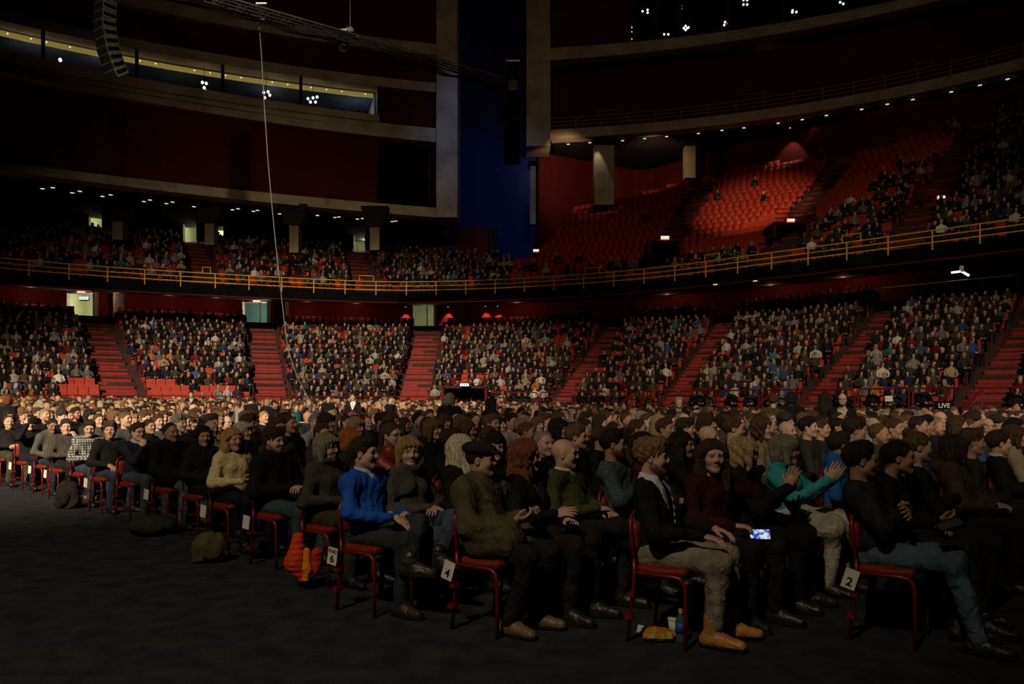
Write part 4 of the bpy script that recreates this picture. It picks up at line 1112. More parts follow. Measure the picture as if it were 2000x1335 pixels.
# small pale camera jib in the right darkness under the balcony
root = empty('camera_jib', P(1878, 532, 33)); tag(root, 'small white camera arm with an added glow above the right stand', 'camera')
MB().tube([(-.4, 0, .0), (.0, 0, .05), (.3, 0, -.12)], .05, 6).build('arm', M['lamp'], root)  # emission stands in for light falling on the arm
MB().box((0, 0, .15), (.12, .1, .25)).build('head', M['white'], root)
MB().tube([(-3.2, 0, -.62), (2.6, 0, -.05)], .02, 5).build('boom', M['steel'], root)

# ------------------------------------------------------------------ wall washers (red cones) with their fittings
def washer(px, py, d, label, power=60, ang=62, h=1.6):
    p = P(px, py, d)
    root = empty('wall_light', p); tag(root, label, 'light', 'red wall lights')
    MB().lathe([(.05, .02), (.10, .0), (.12, .14), (.06, .18)], 10).build('housing', M['dark'], root)
    MB().lathe([(.05, .0), (.05, .018)], 10).build('lens', M['lamp'], root)
    spot('wall_washer', p + Vector((0, -.05, -.02)), p + Vector((0, .28, -2)), power, (1.0, .55, .38), ang, .35, .03)
for a_ in ((792, 599, 51.6, 'red wall light left of the open lower doorway'), (875, 599, 52.0, 'red wall light right of the open lower doorway'),
           (948, 598, 51.5, 'left one of the two close red wall lights'), (972, 598, 51.3, 'right one of the two close red wall lights')):
    q, _ = nearest_on(BW - .3, a_[0]); washer(a_[0], a_[1], float(q[1]), a_[3], 75)
for px, lab in ((1543, 'left red wall light under the high right gallery'), (1590, 'right red wall light under the high right gallery')):
    washer(px, 250 if px < 1560 else 241, rw_depth(px) - .35, lab, 130, 72)
q, _ = nearest_on(3.0, 1232); washer(1232, 572, float(q[1]), 'red wall light on the slim post in the long-side lower tier', 70, 50)
o = slab('red_post', 1230, 1240, 582, 632, float(q[1]) + .35, M['redwall'], .2); del o['kind']; tag(o, 'slim red post lit from above in the long-side lower tier', 'post')
# lamps over the balcony seats
def seatspot(px, py, d, tpx, tpy, td, power, ang, color=(1, .62, .40)): spot('balcony_seat_light', P(px, py, d), P(tpx, tpy, td), power, color, ang, .9, .15)
seatspot(1480, -260, 24, 1475, 378, 46, 15000, 19, (1, .68, .40))
seatspot(1150, -260, 26, 1180, 440, 48, 550, 20)
seatspot(1110, 293, 53.5, 1100, 345, rw_depth(1100), 420, 90, (1, .6, .35))
seatspot(1783, -260, 22, 1740, 330, 43, 700, 22)
seatspot(1275, 290, 54, 1270, 350, rw_depth(1270), 420, 90, (1, .6, .35))
for px in (60, 230, 330, 430, 600, 700, 1000, 1300, 1500, 1650):          # lamps under the balcony along the back wall
    q, _ = nearest_on(BW - 1.6, px); point('under_balcony_lamp', (q[0], q[1], 7.75), 7, (1, .6, .45), .08)
spot('column_light', P(1166, 272, 55.2), P(1172, 400, 55.9), 60, (1, .9, .6), 40, .5, .05)
# blue wash on the corner panel
spot('blue_wash', P(930, -120, 40), P(940, 450, 58), 800, (.25, .4, 1.0), 48, .9, .3)

# small lit service door on the long-side wall
root = struct(empty('door_8', P(1498, 172, 57.2)))
MB().box((0, .1, .8), (.62, .1, 1.6)).build('door_leaf', M['concrete'], root)
MB().box((0, 0, 1.68), (.34, .12, .10)).build('lamp', M['exit'], root)
point('service_door_light', P(1498, 130, 56.4), 5, (1, .6, .35), .05)
# diners behind the gallery glass
for px, bk in ((560, 1.6), (585, 1.8), (668, 1.5), (682, 1.9), (697, 1.5), (712, 1.8), (650, 2.4), (722, 1.4)): GUESTS.append((gallery_pt(px, bk, wz0 - .62), rnd.uniform(-2, 1)))
# ------------------------------------------------------------------ colours of the audience
HAIRS = [('black', (.012, .009, .007)), ('dark brown', (.035, .020, .012)), ('brown', (.075, .040, .020)), ('light brown', (.14, .080, .038)), ('blond', (.34, .23, .10)), ('grey', (.24, .22, .18)), ('red-brown', (.15, .045, .015))]
HW = [4, 7, 7, 4, 3, 3, 1]
TOPS = [('black', (.010, .010, .011)), ('black', (.012, .011, .012)), ('charcoal', (.030, .030, .032)), ('navy', (.014, .018, .040)), ('grey', (.10, .10, .10)), ('brown', (.06, .04, .025)), ('olive', (.045, .045, .022)),
        ('dark red', (.11, .014, .014)), ('white', (.50, .48, .44)), ('beige', (.30, .24, .16)), ('blue', (.03, .07, .20)), ('light grey', (.26, .26, .26)), ('teal', (.02, .14, .15)), ('orange', (.42, .13, .02)), ('pink', (.40, .12, .15))]
TWN = [12, 10, 8, 7, 5, 4, 4, 2, 1, 2, 2, 2, .6, .3, .2]      # floor audience, mostly dark
TWF = [16, 14, 12, 9, 7, 6, 6, 4, 4, 3.5, 3, 4, .8, .8, .5]
SKINS = [(.50, .30, .20), (.54, .33, .23), (.46, .27, .18), (.40, .22, .14), (.56, .36, .26)]
def pick(items, w): return rnd.choices(items, w)[0]
# ------------------------------------------------------------------ simple far people (each ~190 triangles), merged into one crowd mesh
def far_template(longhair=False):
    V, Q, C = [], [], []                                   # colour codes: 0 skin 1 hair 2 top 3 trousers
    def add(v, f, c):
        n = len(V); V.extend(v); Q.extend([tuple(i + n for i in t) for t in f]); C.extend(c if isinstance(c, list) else [c] * len(v))
    def rings(rs, ns, cf):
        v = []; c = []
        for (cx, cz, rx, ry) in rs:
            for k in range(ns):
                a = 2 * math.pi * k / ns; p = (cx + rx * math.cos(a), ry * math.sin(a), cz); v.append(p); c.append(cf(p))
        f = []
        for i in range(len(rs) - 1):
            for k in range(ns): f.append((i * ns + k, i * ns + (k + 1) % ns, (i + 1) * ns + (k + 1) % ns, (i + 1) * ns + k))
        add(v, f, c)
    hz = 1.215
    hd = .92
    def headcol(p):
        x_, y_, z_ = p[0], abs(p[1]), p[2] - hz
        if z_ > .048 or x_ < -.01: return 1 if z_ > -.10 else 0
        if y_ > (.052 if longhair else .070) and z_ > -.075: return 1
        if -.005 < z_ < .03 and .012 < y_ < .055: return 4      # eyes, with brow shade painted as darker skin
        if -.085 < z_ < -.06 and y_ < .03: return 5             # mouth
        return 0
    rings([(.0, hz - .135, .02, .02), (.02, hz - .118, .052, .042), (.022, hz - .075, .080, .058), (.020, hz - .035, .094, .070), (.012, hz + .012, .098, .078), (.006, hz + .040, .102, .081), (-.002, hz + .060, .108, .086), (-.008, hz + .10, .092, .074), (-.012, hz + .130, .055, .045), (-.012, hz + .142, .01, .01)], 14, headcol)
    V[:] = [(a * hd, b_ * hd, hz - .03 + (c_ - hz + .03) * hd) for a, b_, c_ in V]
    if longhair: rings([(-.05, hz - .28, .03, .06), (-.06, hz - .2, .06, .10), (-.04, hz - .05, .075, .10), (-.03, hz + .06, .06, .08)], 8, lambda p: 1)
    rings([(0, .50, .12, .15), (0, .64, .135, .175), (0, .80, .120, .165), (0, .93, .125, .195), (-.005, 1.02, .095, .185), (0, 1.06, .060, .075), (0, 1.10, .05, .05)], 8, lambda p: 2 if p[2] < 1.08 else 0)
    def prism(a, b, r0, r1, c0, c1):
        a, b = np.array(a), np.array(b); d = b - a; d = d / np.linalg.norm(d); s = np.cross(d, (0, 0, 1.)) if abs(d[2]) < .9 else np.array([1., 0, 0]); s /= np.linalg.norm(s); t = np.cross(s, d)
        v = [tuple(p + r * (math.cos(q) * s + math.sin(q) * t)) for p, r in ((a, r0), (b, r1)) for q in (.4, 1.65, 2.9, 4.15, 5.4)]
        add(v, [(k, (k + 1) % 5, 5 + (k + 1) % 5, 5 + k) for k in range(5)] , [c0] * 5 + [c1] * 5)
    for s in (-1, 1):
        prism((0, s * .19, .98), (.04, s * .25, .72), .065, .055, 2, 2); prism((.04, s * .25, .72), (.25, s * .09, .66), .052, .042, 2, 2); prism((.25, s * .09, .66), (.33, s * .03, .64), .045, .03, 0, 0)
        prism((0, s * .09, .53), (.44, s * .13, .53), .095, .07, 3, 3); prism((.44, s * .13, .53), (.42, s * .13, .04), .066, .055, 3, 3)
    return np.array(V), np.array(Q), np.array(C)
FT = [far_template(False), far_template(True)]
far_acc = []
def add_far(x, y, z, yaw, hair, top, skin, trous, lng, sc=1.0, lean=0.0):
    far_acc.append((x, y, z, yaw, hair, top, skin, trous, lng, sc, lean))
def build_far():
    VV, QQ, CC, n = [], [], [], 0
    for (x, y, z, yaw, hair, top, skin, trous, lng, sc, lean) in far_acc:
        V, Q, C = FT[lng]
        R_ = rot_z(yaw) @ rot_x(lean)
        v = (V * sc) @ R_.T + A3(x, y, z)
        VV.append(v); QQ.append(Q + n); n += len(V)
        CC.append(np.array([skin, hair, top, trous, [a * .38 for a in skin], [skin[0] * .62, skin[1] * .5, skin[2] * .5]])[C])
    me = fast_mesh('distant_audience', np.concatenate(VV), np.concatenate(QQ), M['crowd'], np.concatenate(CC))
    o = link(bpy.data.objects.new('distant_audience', me))
    tag(o, 'far seated audience filling the tiers and the back of the floor', 'audience', kind='stuff')
def far_person(x, y, z, yaw, tw=TWF, sc=1.0):
    hn, hc_ = pick(HAIRS, HW); tn, tc_ = pick(TOPS, tw); sk = rnd.choice(SKINS); v = rnd.uniform(.45, 1.25)
    if rnd.random() < .10: hc_ = tuple(a * .95 for a in sk)
    add_far(x, y, z, yaw, hc_, tuple(min(.8, a * v) for a in tc_), sk, rnd.choice([(.012, .012, .014), (.02, .024, .035), (.03, .028, .025)]), rnd.random() < .35, sc * rnd.uniform(.94, 1.04), rnd.uniform(-.08, .08))
STAGE = np.array([21.0, -2.0])
def face_stage(x, y, jit=.15): return math.atan2(STAGE[1] - y, STAGE[0] - x) + rnd.gauss(0, jit)
# ------------------------------------------------------------------ tier seats
def seat_mesh():
    b = MB(); b.box((.0, 0, .43), (.42, .46, .07)); b.box((-.24, 0, .66), (.07, .46, .52), M=Matrix.Rotation(-.15, 3, 'Y')); b.box((-.1, 0, .2), (.08, .36, .42)); return b
SEAT = seat_mesh(); SEAT.v = [(a * .86, b * .88, c * .86) for a, b, c in SEAT.v]; SV = np.array(SEAT.v); SQ = np.array(SEAT.f)
cam_px = lambda x, y: (CX + F * x / y)
seat_all, empties = [], []
def in_aisle(p, level):
    for a, b, w, lv in AISLES:
        if lv != level: continue
        d = b - a; L = np.linalg.norm(d); d = d / L; q = p - a; t = q @ d
        if -1.5 < t < L + 1.5 and abs(q[0] * d[1] - q[1] * d[0]) < w + .26: return True
    return False
def tier_rows():
    for k in range(LROWS):
        yield 0, k, off(lo(k)), np.full(len(BASE), lz(k)), None
    for k in range(UROWS):
        yield 1, k, off(uo(k)), uz(k), UMAX >= uo(k)
def vacancy(level, k, px, py):
    """chance that a seat is empty, read off the photograph"""
    if level == 0:
        if (k >= 17 and px < 560) or (k >= 16 and 560 <= px < 1080) or (k >= 15 and 770 < px < 1000): return 1
        if 905 < px < 912: return 1
        if px < 560:
            if k <= 2 and 115 < px < 500: return .97 if px < 380 else .55
            if k == 3 and 120 < px < 340: return .9
            if px < 110: return .05
            return .05
        if px < 880: return .04 + (.2 if k > 13 else 0)
        if px < 1080: return .05 + (.5 if k == 0 and px < 905 else 0)
        if 1045 < px < 1215 and k > 2: return .28
        if px < 1440: return .10
        if px < 1720: return .03
        return .05
    # balcony
    if px < 360: return .30 if py > 440 else .5
    if px < 720: return .26
    if px < 1000: return .10 if py > 470 else .4
    if px < 1230: return .55 if k == 0 else (.75 if k == 1 else (.9 if k < 4 else 1.0))
    # the long side: audience fills from the rail upwards, more to the right
    line = 520 - (px - 1230) * .62
    if k <= 1: return .18
    edge_y = 500 - max(0, px - 1400) * .42 - (90 if px > 1860 else 0) - (30 if px > 1700 else 0)
    if py > edge_y: return .22
    return .985 if px < 1850 else .75
LIGHT_SEATS = []
for level, k, curve, zz, msk in tier_rows():
    s = np.r_[0, np.cumsum(np.linalg.norm(np.diff(curve, axis=0), axis=1))]
    t = np.arange(rnd.uniform(0, .5), s[-1], .43)
    X = np.interp(t, s, curve[:, 0]); Y = np.interp(t, s, curve[:, 1]); Z = np.interp(t, s, zz)
    NXx = np.interp(t, s, NRM[:, 0]); NY = np.interp(t, s, NRM[:, 1])
    ok = np.ones(len(t), bool) if msk is None else np.interp(t, s, msk.astype(float)) > .9
    for x, y, z, nx_, ny_, g in zip(X, Y, Z, NXx, NY, ok):
        if not g or y < 8 or abs(x / y) > .66: continue
        if in_aisle(np.array([x, y]), level): continue
        px = cam_px(x, y); py = HY - (z + .9 - CH) * F / y
        skip = False
        for (tx, ty, td, tw_, th_) in ((1299, 470, 42.4, 40, 34), (1545, 436, 40.4, 42, 36), (1839, 392, 38.4, 45, 38), (907, 765, 37.9, 48, 26)):
            if abs(px - tx) < tw_ and abs(py - ty) < th_ and abs(y - td - .6) < 2.2: skip = True
        if level == 1 and any(math.hypot(x - cx_, y - cy_) < .95 for cx_, cy_ in COLXY): continue
        if skip: continue
        inw = math.atan2(-ny_, -nx_)
        if rnd.random() < vacancy(level, k, px, py): empties.append((x, y, z, inw, level, px, py, k)); continue
        st = math.atan2(STAGE[1] - y, STAGE[0] - x)
        yaw = inw + .6 * math.atan2(math.sin(st - inw), math.cos(st - inw)) + rnd.gauss(0, .32)
        seat_all.append((x, y, z, inw))
        far_person(x + rnd.uniform(-.05, .12) * -nx_ + rnd.uniform(-.06, .06), y + rnd.uniform(-.05, .12) * -ny_, z + rnd.uniform(-.06, .03), yaw, TWF, .86)
for gp, ya in GUESTS: add_far(gp.x, gp.y, gp.z, ya, (.01, .01, .01), (.008, .008, .01), (.05, .03, .02), (.01, .01, .01), False, 1.0, 0)  # diners' skin and clothes darkened to stand in for unlit silhouettes
# individual empty seats (largest 300 in the picture), the rest merged
empties.sort(key=lambda e: e[1])
seat_me = SEAT.mesh('stand_seat', M['redseat'])
pad_me = MB().box((0, 0, .475), (.36, .40, .03)).mesh('seat_pad', M['redseat'])
GROUPS = {}
for i, (x, y, z, a, lv, px, py, k) in enumerate(empties):
    if i < 300:
        o = link(bpy.data.objects.new('stand_seat', seat_me)); o.location = (x, y, z); o.rotation_euler = (0, 0, a); o.color = (1, 1, 1, 1)
        if lv == 0: lab = ('empty red seat in the bottom rows of the end stand' if (px < 560 and k <= 2) else 'empty red seat left between spectators in the lower end stand' if px < 880 else 'empty red seat left between spectators in the lower long-side stand')
        else: lab = 'empty red seat in the dim left part of the balcony' if px < 1000 else 'empty red seat on the balcony long side above the yellow rail'
        tag(o, lab, 'seat', lab.replace('empty red seat', 'empty red seats'))
    else: seat_all.append((x, y, z, a))
VV, QQ, n = [], [], 0
for (x, y, z, a) in seat_all:
    VV.append(SV @ rot_z(a).T + A3(x, y, z)); QQ.append(SQ + n); n += len(SV)
o = link(bpy.data.objects.new('tier_seating', fast_mesh('tier_seating', np.concatenate(VV), np.concatenate(QQ), M['redseat'], smooth=False)))
tag(o, 'distant red seats of the stands, empty and occupied', 'seats', kind='stuff')

# ------------------------------------------------------------------ floor chairs
def chair_meshes():
    d = {}
    m = MB()
    pts = lambda P_: [tuple(p) for p in P_]
    for s in (-1, 1):
        y = s * .225
        d[('front', s)] = MB().tube([(.135, y, 0), (.13, y, .36), (.12, y, .405), (.09, y, .43), (.04, y, .435), (-.19, y, .435)], .0125, 8).mesh('leg', M['redmetal'], True)
        d[('rear', s)] = MB().tube([(-.245, y, 0), (-.20, y, .42), (-.205, y * .98, .52)], .0125, 8).mesh('leg', M['redmetal'], True)
    d['back_frame'] = MB().tube([(-.205, -.22, .50), (-.232, -.215, .72), (-.238, -.19, .775), (-.24, -.13, .80), (-.24, .13, .80), (-.238, .19, .775), (-.232, .215, .72), (-.205, .22, .50)], .0125, 8).mesh('back_frame', M['redmetal'], True)
    bs = []
    V, Q, C = mesh_prims([EL((-.035, 0, .455), (.19, .235, .035), k=.02), RC((.10, -.17, .455), (.10, .17, .455), .024, .024, .03), RC((-.17, -.17, .455), (-.17, .17, .455), .022, .022, .03), RC((-.17, -.18, .455), (.10, -.18, .455), .024, .024, .03), RC((-.17, .18, .455), (.10, .18, .455), .024, .024, .03)], .018)
    d['seat'] = fast_mesh('seat', V, Q, M['redseat'])
    V, Q, C = mesh_prims([RC((-.225, -.16, zz), (-.225, .16, zz), .026, .026, .06) for zz in (.58, .63, .68, .72)], .018)
    d['backrest'] = fast_mesh('backrest', V, Q, M['redseat'])
    d['clip'] = MB().box((0, 0, 0), (.045, .06, .028)).mesh('link_clip', M['redmetal'])
    d['card'] = MB().box((0, 0, 0), (.085, .004, .125)).mesh('row_tag', M['card'])
    return d
CM = chair_meshes()
def text_mesh(s, size):
    c = bpy.data.curves.new('digit', 'FONT'); c.body = s; c.size = size; c.align_x = 'CENTER'; c.align_y = 'CENTER'; c.extrude = .0008; c.offset = size * .02
    o = bpy.data.objects.new('digit', c); COL.objects.link(o)
    bpy.context.view_layer.update()
    me = bpy.data.meshes.new_from_object(o); bpy.data.objects.remove(o); me.materials.clear(); me.materials.append(M['ink']); return me
TXT = {}
def chair(x, y, z, rz, label, tagtxt=None, tag_roll=.25):
    root = empty('floor_chair', (x, y, z), rz); tag(root, label, 'chair', 'red floor chairs')
    for s in (-1, 1):
        for nm in ('front', 'rear'): link(bpy.data.objects.new('leg', CM[(nm, s)]), root)
    for nm in ('back_frame', 'seat', 'backrest'):
        o = link(bpy.data.objects.new(nm, CM[nm]), root); o.color = (.5, .45, .45, 1)
    for zc in (.16, .30):
        o = link(bpy.data.objects.new('link_clip', CM['clip']), root); o.location = (-.245 + zc * .11, -.235, zc)
    if tagtxt is not None:
        o = link(bpy.data.objects.new('row_tag', CM['card']), root); o.location = (-.225, -.285, .40); o.rotation_euler = (0, tag_roll, .12)
        for (s_, sz, zz) in ((tagtxt[0], .036, .035), (tagtxt[1], .075, -.02)):
            if not s_: continue
            if (s_, sz) not in TXT: TXT[(s_, sz)] = text_mesh(s_, sz)
            q = link(bpy.data.objects.new('row_digit', TXT[(s_, sz)]), o); q.location = (0, -.0035, zz); q.rotation_euler = (math.pi / 2, 0, 0)
    return root
# ------------------------------------------------------------------ floor audience
ROWA = -math.atan2(SA, CA)                                 # chair direction in the hall
V0 = {1: 6.2, 2: 5.41, 3: 4.60, 4: 3.92, 5: 3.63, 6: 3.93, 7: 4.04, 8: 4.12, 9: 4.2, 10: 4.37}
def row_u(n): return -2.0 - .985 * (min(n, 16) - 2) - .84 * max(0, n - 16)
def v_at(n, px):
    t = (px - CX) / F; u = row_u(n); return -u * (CA + SA * t) / (SA - CA * t)
def rad(a): return math.radians(a)
SK = dict(pale=(.56, .36, .26), fair=(.52, .32, .22), mid=(.44, .26, .17), tan=(.36, .20, .12), brown=(.26, .14, .085))
H_ = dict(black=(.012, .009, .007), dark=(.030, .018, .011), brown=(.070, .038, .020), lbrown=(.14, .085, .040), blond=(.36, .25, .11), platinum=(.62, .55, .38), grey=(.20, .19, .15), ginger=(.33, .10, .015), auburn=(.16, .050, .018), greyblond=(.30, .25, .16), dblond=(.42, .30, .12))
BLK = (.010, .010, .011); BL2 = (.016, .015, .016); DEN = (.045, .075, .105); DK = (.018, .019, .022); JNS = (.030, .045, .080)
crossr = {-1: ((.42, -.05, .60), (.52, .12, .33)), 1: ((.43, .12, .525), (.38, .10, .095))}
crossl = {1: ((.44, .02, .645), (.50, -.17, .40)), -1: ((.43, -.14, .525), (.38, -.12, .095))}
backf = {-1: ((.43, -.14, .525), (.28, -.13, .095)), 1: ((.43, .13, .525), (.33, .12, .095))}
fwdf = {-1: ((.45, -.14, .53), (.58, -.15, .095)), 1: ((.45, .13, .53), (.50, .13, .095))}
